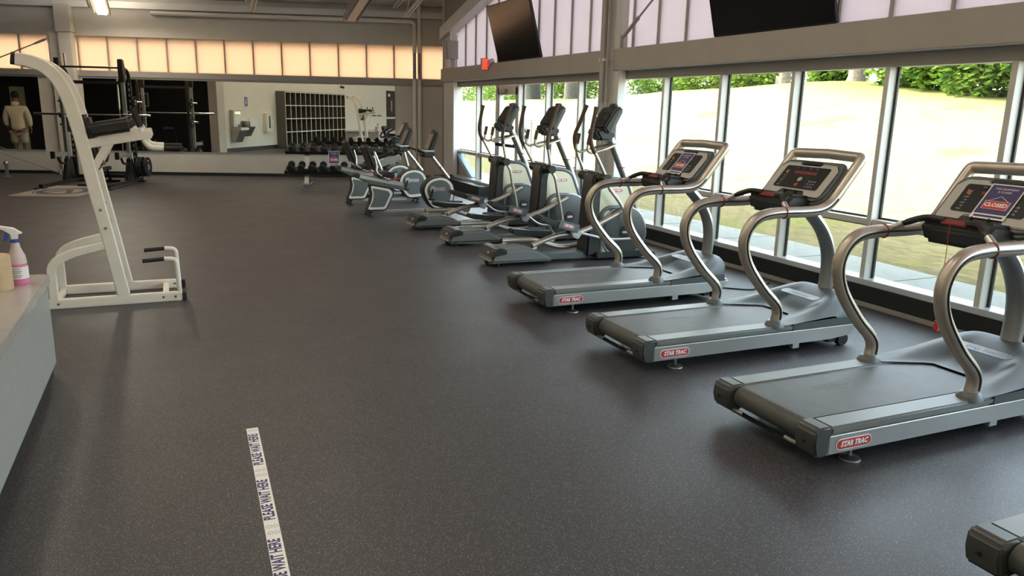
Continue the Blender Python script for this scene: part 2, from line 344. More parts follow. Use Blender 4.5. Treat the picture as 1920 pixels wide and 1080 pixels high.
def panels(root, ys):
    for a, b in zip(ys, ys[1:]):     # a is the far side, b the near side
        B().prism([(b + .012, 2.66), (a - .012, 2.66), (a - .012, paneltop(a)), (b + .012, paneltop(b))], 6.16, 6.20, 'x').done('panel', 'lilac', root, smooth=False)
        B().prism([(b - .012, 2.66), (b + .012, 2.66), (b + .012, paneltop(b)), (b - .012, paneltop(b))], 6.13, 6.22, 'x').done('divider', 'beam', root, smooth=False)
panels(w4, [17.42 - .629 * k for k in range(12)])
panels(w5, [10.40, 9.865] + [9.865 - .629 * k for k in range(1, 27)])
def window(root, far, near, mull, z0=.27, door=None, zg=None):
    ys = [far] + mull + [near]
    for y in mull: B().box(6.10, 6.235, y - .026, y + .026, .24, 2.25).done('mullion', 'frame', root, bevel=.003)
    for y in (far - .03, near + .03): B().box(6.10, 6.235, y - .03, y + .03, .24, 2.25).done('jamb', 'frame', root, bevel=.003)
    segs = list(zip(ys, ys[1:]))
    for a, b in segs:
        if door and abs(a - door[0]) < .05: continue
        B().box(6.217, 6.227, b + .02, a - .02, .83, 2.25).done('upper_pane', 'glassu', root, smooth=False)
        B().box(6.217, 6.227, b + .02, a - .02, .25, .79).done('lower_pane', 'glassl', root, smooth=False)
        B().box(6.12, 6.23, b + .026, a - .026, .78, .84).done('rail', 'frame', root, bevel=.003)
        B().box(6.195, 6.216, a - .05, a - .027, .25, 2.25).box(6.195, 6.216, b + .027, b + .05, .25, 2.25).box(6.195, 6.216, b + .03, a - .03, .84, .86).box(6.195, 6.216, b + .03, a - .03, .76, .78).done('gasket', 'gasket', root, smooth=False)
w1 = sroot('window_1'); w2 = sroot('window_2')
window(w1, 17.33, 10.42, [15.97, 14.85, 13.76, 12.56, 11.36], door=(14.85, 13.76))
window(w2, 10.17, -6.6, [8.975 - 1.198 * k for k in range(13)])
for nme, m, a in (('head', 'beam', (6.12, 6.28, -6.7, 10.2, 2.25, 2.38)), ('sill', 'sill', (6.075, 6.28, -6.7, 10.2, .205, .262))): B().box(*a).done(nme, m, w2, bevel=.004)
for nme, m, a in (('head', 'beam', (6.12, 6.28, 10.4, 17.4, 2.25, 2.38)),): B().box(*a).done(nme, m, w1, bevel=.004)
B().box(6.05, 6.28, 10.4, 13.73, .205, .262).box(6.0, 6.28, 14.88, 17.4, .205, .262).done('sill', 'sill', w1, bevel=.004)
B().prism([(17.28, .26), (17.28, .70), (16.28, .26)], 6.15, 6.21, 'x').done('infill_panel', 'beam', w1, smooth=False)
B().beam((6.17, 17.28, .74), (6.17, 16.26, .25), .12, .09, (0, .5, 1)).done('diagonal_trim', 'bluew', w1, bevel=.004)
struct(B().box(6.07, 6.3, -6.7, 9.9, .045, .206).done('baseboard_right', 'blk', bevel=.006))
struct(B().box(6.055, 6.3, -6.7, 9.9, 0, .045).done('trim_10', 'boxg', bevel=.004))
struct(B().box(5.78, 6.3, 14.95, 17.9, 0, .206).box(6.07, 6.3, 10.4, 13.7, 0, .206).done('baseboard_right_far', 'blk', bevel=.006))
# glazed door between two mullions
d1 = sroot('door_1', (6.15, 14.3, 0))
B().box(-.04, .05, -.5, -.40, .02, 2.2).box(-.04, .05, .40, .5, .02, 2.2).box(-.04, .05, -.5, .5, .02, .26).box(-.04, .05, -.5, .5, 2.06, 2.24).done('door_frame', 'frame', d1, bevel=.004)
B().box(0, .01, -.41, .41, .25, 2.07).done('door_pane', 'glassu', d1, smooth=False)
B().box(-.12, -.05, -.42, .42, 1.06, 1.12).box(-.06, -.03, -.4, -.34, 1.05, 1.13).done('push_bar', 'blackm', d1, bevel=.008)
B().box(-.11, -.04, -.02, .3, 2.1, 2.17).beam((-.1, .05, 2.19), (-.02, .38, 2.21), .025, .012).done('door_closer', 'alud', d1, bevel=.006)
# left wall, side room, wall behind the camera
struct(B().box(-4.2, -4, -7, 12.5, 0, 9.5).done('wall_left', 'wallw', smooth=False))
struct(B().box(-4.2, -3.985, -7, 12.5, 0, .14).done('baseboard_left', 'blk', smooth=False))
struct(B().box(-4.3, -3.96, 12.5, 12.95, 0, 5.4).done('trim_11', 'wall', smooth=False))
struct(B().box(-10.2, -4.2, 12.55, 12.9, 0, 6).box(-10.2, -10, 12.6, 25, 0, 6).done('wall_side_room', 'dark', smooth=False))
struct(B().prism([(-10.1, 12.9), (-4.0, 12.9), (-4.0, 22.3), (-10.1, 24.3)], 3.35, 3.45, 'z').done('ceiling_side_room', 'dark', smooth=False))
struct(B().box(-4.1, 6.3, -7.2, -7, 0, 10.5).done('wall_front', 'wallw', smooth=False))
# open-web joists under the deck (they run along the window wall)
def joist(x, y0, y1, label):
    t = thing('roof_joist', label, 'joist', (x, 0, 0), group=None)
    z = lambda y: roofz(x, y) - .04
    for nme, dz in (('top_chord', -.05), ('bottom_chord', -.55)):
        a = y0 - (.95 if dz < -.1 else 0)
        B().beam((-.035, a, z(a) + dz), (-.035, y1, z(y1) + dz), .04, .05).beam((.035, a, z(a) + dz), (.035, y1, z(y1) + dz), .04, .05).done(nme, 'steelw', t, smooth=False)
    b = B(); y = y0; up = True
    b.cyl((0, y0 - .1, z(y0 - .1) - .07), (0, y0 - .97, z(y0 - .97) - .55), .014, 6)
    y = y0 - .97
    while y > y1:
        y2 = y - .55; p, q = ((-.55, -.07) if up else (-.07, -.55)); b.cyl((0, y, z(y) + p), (0, y2, z(y2) + q), .013, 6); y = y2; up = not up
    b.done('web_rods', 'steelw', t)
    return t
for k, (x, nmx) in enumerate(((-4.62, 'first white roof joist from the left above the weight rack'), (-1.42, 'second white roof joist from the left beside the lit lamp'), (1.9, 'third white roof joist from the left above the mirror'), (5.2, 'fourth white roof joist beside the two pipes'))):
    joist(x, CY + (CX - x) * math.tan(math.radians(18)) - .25, 2.0, nmx)
# lamps hung along the joists
def lamp(x, y, z, L, on, label):
    t = thing('strip_lamp', label, 'lamp', (x, y, z)); sl = .2157
    def shear(b): return b.tf(Matrix(((1, 0, 0, 0), (0, 1, 0, 0), (0, -sl, 1, 0), (0, 0, 0, 1))))
    shear(B().box(-.16, .16, -L, 0, .02, .10).box(-.17, -.155, -L, 0, -.02, .1).box(.155, .17, -L, 0, -.02, .1)).done('housing', 'boxg', t, bevel=.005)
    shear(B().box(-.1, .1, -L + .03, -.03, -.02, .03)).done('lens', 'lampon' if on else 'lens', t, bevel=.008)
    shear(B().cyl((-.1, -.3, .1), (-.1, -.3, .5), .006, 6).cyl((.1, -L + .3, .1), (.1, -L + .3, .5), .006, 6)).done('hanger', 'steelw', t)
    if on:
        ld = bpy.data.lights.new('lamp_light', 'AREA'); ld.shape = 'RECTANGLE'; ld.size = .22; ld.size_y = L; ld.energy = on; ld.color = (1, .90, .76)
        lo = bpy.data.objects.new('lamp_light', ld); COL.objects.link(lo); lo.parent = t; lo.location = (0, -L / 2, sl * L / 2 - .05); lo.rotation_euler = (-math.atan(sl), 0, 0)
        lu = bpy.data.objects.new('added_uplight', ld.copy()); lu.data.energy = on * 1.3; COL.objects.link(lu); lu.parent = t; lu.location = (0, -L / 2, sl * L / 2 + .13); lu.rotation_euler = (PI - math.atan(sl), 0, 0)  # added upward fill with no visible source, brightens ceiling and upper walls
    return t
lamp(-1.22, 20.75, 3.69, 2.4, 40, 'lit white strip lamp at the top left of the frame')
lamp(4.1, 19.15, 3.74, 2.4, 0, 'unlit grey strip lamp hanging above the mirror wall')
# rows further back in the hall, above the frame
for x, y in ((-2.4, 12.5), (-2.4, 7.0), (1.6, 12.5), (1.6, 7.0), (-2.4, 1.5), (1.6, 1.5)):
    lamp(x, y, roofz(x, y) - .6, 2.4, 24, 'lit strip lamp of the rows overhead, outside the picture')['group'] = 'lit strip lamps overhead'
# outside: ground, path, trees
def crest(y):
    P = ((-60, 2.6), (8, 2.3), (15, 2.55), (20, 2.95), (27, 3.4), (36, 3.15), (50, 2.65), (80, 2.5), (200, 2.6))
    for (a, p), (b, q) in zip(P, P[1:]):
        if a <= y <= b: t = (y - a) / (b - a); t = t * t * (3 - 2 * t); return p + (q - p) * t
    return 2.6
def hill(x, y):
    t = min(1, max(0, (x - 8.3) / 19.5)); t = t * t * (3 - 2 * t) * .45 + t * .55
    return crest(y) * t - max(0, x - 28) * .035 - .02
def gf(u, v):
    x = 6.3 + 94 * u ** 1.8; y = -30 + 190 * v
    return (x, y, hill(x, y) + (.0 if x < 8.4 else .03 * math.sin(x * 2.1) * math.sin(y * 1.3)))
struct(B().grid(gf, 60, 90).done('ground', 'grass'))
def walk(y): return 8.05 + .16 * math.sin((y - 6) * .5) * (1 if y < 14 else 0)
sw = sroot('sidewalk')
ye = [-12 + 1.5 * k for k in range(30)]
for a, b in zip(ye, ye[1:]):
    B().prism([(6.3, a + .012), (walk(a), a + .012), (walk(b), b - .012), (6.3, b - .012)], -.1, .012, 'z').done('slab', 'concrete', sw, smooth=False)
def leaves(c, r, n, sz, seed):
    rnd = random.Random(seed); b = B()
    for _ in range(n):
        d = Vector((rnd.gauss(0, 1), rnd.gauss(0, 1), rnd.gauss(0, 1))).normalized(); k = rnd.uniform(.5, 1.03) * (1 + .16 * math.sin(d.x * 5 + seed) * math.cos(d.y * 4))
        p = Vector((c[0] + d.x * r[0] * k, c[1] + d.y * r[1] * k, c[2] + d.z * r[2] * k))
        u = Vector((rnd.gauss(0, 1), rnd.gauss(0, 1), rnd.gauss(0, .6))).normalized(); v = u.orthogonal().normalized(); s = sz * rnd.uniform(.6, 1.3)
        vs = [b.bm.verts.new(q) for q in (p - u * s, p + v * s * .5, p + u * s, p - v * s * .5)]; b.bm.faces.new(vs)
    return b
def foliage(b, name, parent):
    o = b.done(name, 'leaf', parent, smooth=False); o['kind'] = 'stuff'; return o
def shrub(x, y, r, h, n, seed, label):
    t = thing('shrub', label, 'shrub', (x, y, hill(x, y)))
    foliage(leaves((0, 0, h * .42), (r, r * 1.25, h * .55), n, .15, seed), 'foliage', t)
    B().tube([(0, 0, -.1), (.05, .02, h * .3), (.12, .1, h * .6)], [.05, .04, .02], 6).tube([(0, 0, 0), (-.1, .2, h * .5)], [.04, .02], 6).done('stem', 'bark', t)
def tree(x, y, tr, h, cr, n, seed, label):
    t = thing('tree', label, 'tree', (x, y, hill(x, y)))
    B().tube([(0, 0, -.2), (0, 0, .15), (.03, .02, h * .5), (-.05, .05, h)], [tr * 1.5, tr * 1.1, tr * .95, tr * .7], 10).tube([(0, 0, h * .75), (cr * .4, cr * .3, h * 1.25)], [tr * .4, tr * .2], 7).tube([(0, 0, h * .8), (-cr * .4, -cr * .2, h * 1.3)], [tr * .4, tr * .2], 7).done('trunk', 'bark_shaded' if y > 50 else 'bark', t)  # farther trunks use a darker bark copy: backlit shade put into the colour
    foliage(leaves((0, 0, h * 1.35), (cr, cr, h * .6), n, .34, seed), 'crown', t)
tree(28.0, 26.3, .33, 4.2, 3.2, 1800, 1, 'tree with a pale thick trunk on the crest right of the sky gap')
tree(30.5, 33.5, .30, 4.5, 3.6, 1500, 2, 'tree whose crown hangs over the crest left of the sky gap')
tree(28.5, 54.0, .62, 5, 4.3, 1800, 3, 'tree with a wide dark backlit trunk seen behind the middle elliptical')
tree(29.5, 63.5, .75, 5, 4.5, 1800, 4, 'tree with a dark backlit trunk seen above the door')
SH = ((27.2, 22.6, 1.5, 2.6, 'tall leafy shrub right of the sunlit trunk'), (26.6, 20.6, 1.5, 3.0, 'dark leafy shrub in the nearest window'), (25.6, 18.6, 1.5, 3.2, 'bright sunlit shrub in the nearest window'), (26.2, 16.6, 1.6, 2.9, 'bright shrub at the right edge of the nearest window'),
      (29.5, 24.6, 1.1, 1.6, 'low shrub just right of the pale trunk'), (31, 30.3, 1.2, 1.5, 'small shrub below the sky gap'), (31, 36.2, 1.7, 2.0, 'shrub on the crest behind the second bay'), (31, 41, 2.2, 2.3, 'wide shrub on the crest behind the first bay'), (31.5, 46.5, 2.4, 2.5, 'dark shrub on the crest beside the column'),
      (31, 58.5, 2.4, 3, 'leafy shrub between the two dark trunks'), (32, 70, 3, 3.4, 'leafy shrub left of the door head'), (34, 80, 3.4, 3.2, 'distant shrub behind the farthest pane'), (25.6, 14.4, 1.6, 3, 'shrub beyond the nearest mullion'))
for k, (x, y, r, h, lb) in enumerate(SH): shrub(x, y, r, h, 3600, 20 + k, lb)
for k, (x, y, r, h) in enumerate(((38, 27, 3, 3.4), (40, 44, 4, 5), (40, 52, 4, 5), (42, 66, 5, 6), (44, 88, 6, 6), (36, 20, 3, 4.4), (35, 15, 3, 4.4), (36, 94, 3.2, 4.4), (40, 107, 4, 5.5), (44, 124, 5, 6.5))):
    if k: shrub(x, y, r, h, 2600, 50 + k, ('', 'far dark thicket behind the wide crest shrub', 'far thicket behind the wide dark trunk', 'far thicket behind the trunk above the door', 'far thicket at the left end of the crest', 'far thicket behind the dark leafy shrub', 'far thicket behind the bright shrubs', 'far thicket seen through the farthest pane', 'taller far thicket seen through the farthest pane', 'last thicket at the far end of the hill')[k])
def handrail(pts, posts, label):
    t = thing('stair_handrail', label, 'handrail', (8.0, pts[0][1], 0))
    y0 = pts[0][1]
    B().tube(fillet([(p[0] - 8, p[1] - y0, p[2]) for p in pts], .12), .024, 8).done('rail_tube', 'beam', t)
    for y, z in posts: B().cyl((0, y - y0, 0), (0, y - y0, z), .022, 8).done('post', 'beam', t)
handrail([(8, 21.9, .1), (8, 21.9, 1.55), (8, 21.3, 1.53), (8, 18.2, .55), (8, 17.9, .55)], [(19.5, .95)], 'outdoor stair handrail seen through the farthest panes')
handrail([(8, 17.5, 1.55), (8, 17.0, 1.55), (8, 15.0, .8), (8, 14.7, .8), (8, 14.7, .0)], [(17.2, 1.5), (14.1, .1)], 'outdoor handrail beside the arrow sign behind the middle elliptical')
t = thing('direction_sign', 'grey outdoor sign with two black arrowheads on a post', 'sign', (7.97, 17.55, 0))
B().box(-.13, .13, -.02, .02, .95, 1.42).done('sign_plate', 'boxg', t, bevel=.006); B().cyl((0, 0, 0), (0, 0, .96), .02, 8).done('post', 'boxg', t)
B().prism([(-.07, 1.23), (.07, 1.23), (0, 1.34)], -.024, -.021).done('up_arrow', 'blackp', t); B().prism([(-.07, 1.17), (.07, 1.17), (0, 1.06)], -.024, -.021).done('down_arrow', 'blackp', t)
# ------------------------------------------------------------ treadmills (local x = rear to front, y = near to far side)
def pill(parent, mx, w, h, txt='STAR TRAC', fill='red', edge='white', ink='white', name='brand_badge', shear=.25):
    b = B().prism(rrect(-w / 2, w / 2, -h / 2, h / 2, h / 2, 6), 0, .002, 'z').done(name, edge, parent, smooth=False); b.matrix_local = mx
    k = h * .09
    f = B().prism(rrect(-w / 2 + k, w / 2 - k, -h / 2 + k, h / 2 - k, h / 2 - k, 6), .002, .003, 'z').done('badge_fill', fill, b, smooth=False)
    text(txt, h * .66, ink, b, Matrix.Translation((0, 0, .004)), shear=shear, sx=.78 * w / (h * .66 * .6 * max(4, len(txt))), bold=.002)
    return b
def oring(b, w, h, r, t, z):                      # flat pill outline
    o = rrect(-w / 2, w / 2, -h / 2, h / 2, r, 5); i = rrect(-w / 2 + t, w / 2 - t, -h / 2 + t, h / 2 - t, r - t, 5); n = len(o)
    vo = [b.bm.verts.new((*p, z)) for p in o]; vi = [b.bm.verts.new((*p, z)) for p in i]
    for k in range(n): b.bm.faces.new((vo[k], vo[(k + 1) % n], vi[(k + 1) % n], vi[k]))
    return b
HR = [(1.22, .225), (1.225, .37), (1.06, .535), (.91, .72), (.855, .87), (.885, .99), (.98, 1.07), (1.15, 1.095), (1.42, 1.095), (1.56, 1.11), (1.66, 1.165), (1.78, 1.31), (1.88, 1.435)]
TW = .83
CM = frame3((1.53, TW / 2, 1.135), (0, -1, 0), (.67, 0, .742))        # console plane: x to the near side, y up the slope, z towards the runner
def make_treadmill():
    t = thing('treadmill', '', 'treadmill')
    for y0, y1, s in ((0, .024, -1), (TW - .024, TW, 1)):
        b = B().prism([(.09, .08), (1.75, .08), (1.96, .10), (2.0, .14), (2.0, .185), (.09, .185)], y0, y1).done('side_rail', 'alu', t, bevel=.004)
    for y0, y1 in ((.004, .145), (TW - .145, TW - .004)):
        B().prism([(.115, .186), (1.5, .186), (1.5, .232), (.115, .232)], y0, y1).done('foot_rail', 'greym', t, bevel=.012, seg=3)
        B().prism([(0.005, .215), (0., .15), (.018, .085), (.05, .07), (.118, .075), (.118, .236), (.03, .236)], y0 - .004, y1 + .004).done('end_cap', 'cap', t, bevel=.012, seg=3)
    for y in (.07, TW - .07): B().cyl((-.004, y, .15), (.01, y, .15), .009, 8).done('cap_bolt', 'blackm', t)
    B().box(.14, 1.95, .03, TW - .03, .1, .19).done('deck_base', 'blackp', t, smooth=False)
    prof = [(.1 + .062 * math.cos(a), .163 + .062 * math.sin(a)) for a in [math.radians(270 - 12 * k) for k in range(16)]] + [(1.56, .225), (1.56, .19), (.2, .19)]
    bl = B().prism(prof, .155, TW - .155).done('belt', 'belt', t)
    lg = oring(B(), .30, .085, .042, .005, 0).done('belt_print', 'beltlogo', bl, smooth=False)
    lg.matrix_local = frame3((.62, .5, .2262), (1, 0, 0), (0, 1, 0)); text('STAR TRAC', .052, 'beltlogo', lg, Matrix.Translation((0, 0, .0002)), shear=.2, ext=.0001)
    B().box(.04, .075, .13, TW - .13, .07, .085).done('rear_bar', 'blackm', t, bevel=.004)
    for y in (.2, TW - .2): B().cyl((.04, y - .045, .092), (.04, y + .045, .092), .012, 6).done('roller_guard', 'chrome', t)
    # motor hood as a shaped shell
    def hf(u, v):
        c = abs(2 * v - 1); e = max(0, min(1, (c - .38) / .27)); xr = 1.56 - .24 * e - (.06 if c > .66 else 0)
        xf = 2.13 - .28 * c ** 5
        x = xr + (xf - xr) * min(1, u / .93); k = min(1, u / .93)
        sm = k * k * (3 - 2 * k); side = 1 - max(0, (c - .45) / .55) ** 2
        z = .238 + .135 * sm * side + .03 * sm
        if k > .86: z -= .07 * ((k - .86) / .14) ** 2
        y = TW * v
        if u > .93: q = (u - .93) / .07; z = z * (1 - q) + .185 * q
        return (x, min(TW - .001, max(.001, y)), z)
    hd = B().grid(hf, 28, 28).done('motor_hood', 'hood', t)
    for y in (0, TW - .012): B().prism([(1.36, .185), (1.36, .236), (1.98, .255), (2.0, .185)], y, y + .012).done('hood_side', 'hood', t, bevel=.003)
    B().prism([(1.75, .075), (1.75, .18), (2.125, .18), (2.1, .11), (2.0, .08)], .08, TW - .08).done('front_skirt', 'silver', t, bevel=.02)
    v = B().prism(rrect(-.2, .2, -.042, .042, .04, 5), 0, .003, 'z').done('hood_emblem', 'greyp', hd, smooth=False); v.matrix_local = frame3((1.80, TW / 2, .347), (0, -1, 0), (.94, 0, .20))
    oring(B(), .37, .066, .033, .004, .0065).done('emblem_outline', 'beltlogo', v, smooth=False); text('STAR TRAC', .045, 'beltlogo', v, Matrix.Translation((0, 0, .0066)), shear=.2, ext=.0002)
    # one continuous handrail
    path = [Vector((x, .055, z)) for x, z in spline([Vector((x, 0, z)) for x, z in HR], 5) and [(p.x, p.z) for p in spline([Vector((x, 0, z)) for x, z in HR], 5)]]
    half = path[:-1] + fillet([path[-1], Vector((1.925, .06, 1.49)), Vector((1.94, TW / 2, 1.50))], .13, 8)
    full = half + [Vector((p.x, TW - p.y, p.z)) for p in half[-2::-1]]
    hr = B().tube(full, .041, 14).done('handrail', 'railm', t)
    for y, nmx in ((.055 - .041, 1), (TW - .055 - .041, 1)):
        B().tube([(p.x, y, p.z) for p in path[2:-9]], .0065, 6).done('rail_groove', 'blackm', hr)
    for y in (.055, TW - .055):
        B().ring((1.20, y, 1.095), .042, .0055, 'x', 16, 6).done('red_band', 'redband', hr)
        B().rev([(.075, .222), (.072, .24), (.058, .262), (.046, .27)], (1.22, y, 0), 16).done('post_collar', 'greyp', t)
    # console
    sh = B().prism(rrect(-.345, .345, .02, .435, .1, 6), -.075, -.006, 'z').done('console_shell', 'greyp', t, bevel=.02); sh.matrix_local = CM
    fa = B().prism([(-.29, .06), (-.31, .09), (-.31, .33), (-.26, .385), (-.12, .39), (-.10, .365), (.10, .365), (.12, .39), (.26, .385), (.31, .33), (.31, .09), (.29, .06), (.14, .06), (.12, .105), (-.12, .105), (-.14, .06)], -.006, .006, 'z').done('console_face', 'greyl', t, bevel=.006); fa.matrix_local = CM
    di = B().prism(rrect(-.235, .235, .125, .345, .02), .006, .010, 'z').done('display', 'disp', fa, smooth=False)
    b = B(); rnd = random.Random(3)
    for k in range(7): b.box(-.20 + .012 * (k % 2), -.17, .14 + .024 * k, .15 + .024 * k, .0102, .0108)
    for k in range(9): b.box(.10 + .03 * (k % 3), .118 + .03 * (k % 3), .145 + .026 * (k // 3), .158 + .026 * (k // 3), .0102, .0108)
    for k in range(4): b.box(-.12 + .07 * k, -.10 + .07 * k, .325, .331, .0102, .0108)
    o = b.done('key_print', 'beltlogo', fa, smooth=False); o.matrix_local = Matrix.Rotation(PI, 4, 'Z') @ Matrix.Translation((0, -.47, 0)) if False else Matrix.Identity(4); o['kind'] = 'stuff'
    b = B()
    for k in range(14): b.box(.115 - .017 * k, .115 - .017 * k + .011, .27, .295, .0102, .0108)
    o = b.done('led_digits', 'led', fa, smooth=False); o['kind'] = 'stuff'
    B().prism([(.022 * math.cos(2 * PI * k / 12), .215 + .022 * math.sin(2 * PI * k / 12)) for k in range(12)], .010, .013, 'z').done('start_button', 'green', fa, smooth=False)
    B().prism([(.018 * math.cos(2 * PI * k / 12), .16 + .018 * math.sin(2 * PI * k / 12)) for k in range(12)], .010, .013, 'z').done('stop_key', 'red', fa, smooth=False)
    B().prism([(-.17, .255), (-.20, .265), (-.205, .30), (-.175, .29)], .010, .013, 'z').done('speed_key', 'orange', fa, smooth=False)
    B().prism(rrect(-.1, .1, .37, .4, .01), -.004, .008, 'z').done('name_strip', 'blackp', fa, smooth=False)
    tr = B().prism([(-.16, .0), (-.13, .1), (.13, .1), (.16, .0)], -.03, .004, 'z').box(-.06, -.052, .01, .1, .004, .02).box(.052, .06, .01, .1, .004, .02).done('tray', 'blackp', t, bevel=.006); tr.matrix_local = CM
    # stop pod and pulse grips
    pod = B().prism([(1.33, 1.155), (1.40, 1.215), (1.62, 1.185), (1.66, 1.10), (1.56, 1.03), (1.38, 1.045)], .19, TW - .19).done('control_pod', 'blackp', t, bevel=.03, seg=3)
    B().prism(rrect(-.09, .09, -.022, .022, .02, 4), 0, .012, 'z').done('stop_button', 'dimred', pod, bevel=.003).matrix_local = frame3((1.365, TW / 2, 1.187), (0, -1, 0), (.76, 0, .65))
    for s in (1, -1):
        Y = lambda y: y if s > 0 else TW - y
        B().tube(spline([(1.25, Y(.075), 1.115), (1.28, Y(.16), 1.165), (1.34, Y(.24), 1.20), (1.37, Y(.34), 1.195)], 5), [.017] * 5 + [.021] * 11, 9).done('grip_bar', 'blackm', t)
        B().cyl((1.247, Y(.068), 1.11), (1.272, Y(.135), 1.152), .0235, 10).done('pulse_grip', 'alu', t)
    # upright
    B().tube(spline([(2.04, TW / 2, .22), (2.075, TW / 2, .45), (2.06, TW / 2, .68), (1.96, TW / 2, .88), (1.78, TW / 2, 1.06)], 6), .06, 12, flat=(1.15, .8)).done('upright_post', 'alud', t)
    for y in (.06, TW - .06): B().cyl((1.93, y - .025, .052), (1.93, y + .025, .052), .052, 16).done('front_wheel', 'rubber', t)
    B().box(1.78, 1.95, .05, TW - .05, .035, .10).done('lift_bar', 'blackm', t, bevel=.006)
    B().box(1.40, 1.47, .03, .07, .03, .09).done('foot_bracket', 'silver', t, bevel=.004)
    for y in (.06, TW - .06): B().rev([(.058, 0), (.056, .008), (.02, .016), (.010, .02), (.010, .09)], (.33, y, 0), 14).done('levelling_foot', 'alud', t)
    pill(t, FRONT(.275, -.002, .130), .25, .062)
    return t
T1 = make_treadmill(); T1.location = (2.94, 5.975, 0)
T1['label'] = 'grey treadmill standing next to the ellipticals, farthest along the row'
T2 = dup(T1, (2.915, 4.338, 0), label='grey treadmill in the middle with a bare uncovered display')
T3 = dup(T1, (2.912, 2.727, 0), label='grey treadmill with a red safety key hanging from its console')
T0 = dup(T1, (2.775, .965, 0), label='grey treadmill cut off by the lower right corner')
for x in (T1, T2, T3, T0): x['group'] = 'treadmills along the windows'
# safety key on T3
ck = B().tube(spline([(1.30, .40, 1.20), (1.305, .40, .95), (1.29, .395, .70), (1.305, .39, .60)], 5), .0022, 5).done('safety_cord', 'red', T3)
B().box(1.29, 1.325, .375, .405, .53, .585).box(1.30, 1.315, .37, .41, .582, .60).box(1.322, 1.335, .38, .40, .55, .566).done('safety_clip', 'red', ck, bevel=.006)
# power cord from T1
pc = B().tube(spline([(4.98, 6.55, .12), (5.03, 6.5, .05), (5.06, 6.4, .02), (5.25, 6.35, .008), (5.45, 6.2, .008), (5.6, 6.25, .008), (5.9, 6.4, .008)], 6), .007, 6).done('power_cord', 'rubber', T1); pc.location = -T1.location
# "closed" sheets: paper lying on consoles
def sheet(mx, w, h, label, group=None, big=True):
    s = thing('closed_sign', label, 'sign', group=group)
    s.matrix_world = mx
    p = B().box(-w / 2, w / 2, -h / 2, h / 2, 0, .0012).done('paper', 'white', s, smooth=False)
    B().box(-w / 2 + .008, w / 2 - .008, -h * .36, h / 2 - .008, .0012, .0016).done('printed_field', 'purple', p, smooth=False)
    B().box(-w * .42, w * .42, -h / 2 + .012, -h * .40, .0012, .0016).done('footer_print', 'navy', p, smooth=False)
    text('THIS EQUIPMENT', w * .085, 'white', p, Matrix.Translation((0, h * .36, .002)), ext=.0001)
    text('IS CLOSED', w * .085, 'white', p, Matrix.Translation((0, h * .27, .002)), ext=.0001)
    B().box(-w * .36, w * .36, -h * .22, h * .01, .0016, .0020).done('board_edge', 'white', p, smooth=False)
    B().box(-w * .345, w * .345, -h * .213, h * .003, .0020, .0024).done('red_board', 'red', p, smooth=False)
    text('CLOSED', w * .175, 'white', p, Matrix.Translation((0, -h * .105, .0027)), ext=.0001, bold=.0015)
    B().beam((-w * .28, h * .01, .002), (0, h * .15, .002), w * .012, .0004).beam((w * .28, h * .01, .002), (0, h * .15, .002), w * .012, .0004).done('board_string', 'white', p, smooth=False)
    return s
CMF = CM @ Matrix.Translation((0, .235, .0135)) @ Matrix.Diagonal((1, 1, 1, 1))
def onconsole(T, dx=0, s=1): return Matrix.Translation(T.location) @ frame3(CM @ Vector((dx, .225, .0145)), (0, -1, 0), (.67, 0, .742))
sheet(onconsole(T1, .01), .20, .27, 'paper closed sign on the console of the treadmill next to the ellipticals')
sheet(onconsole(T3, .035), .22, .27, 'paper closed sign on the console of the treadmill with the red key')

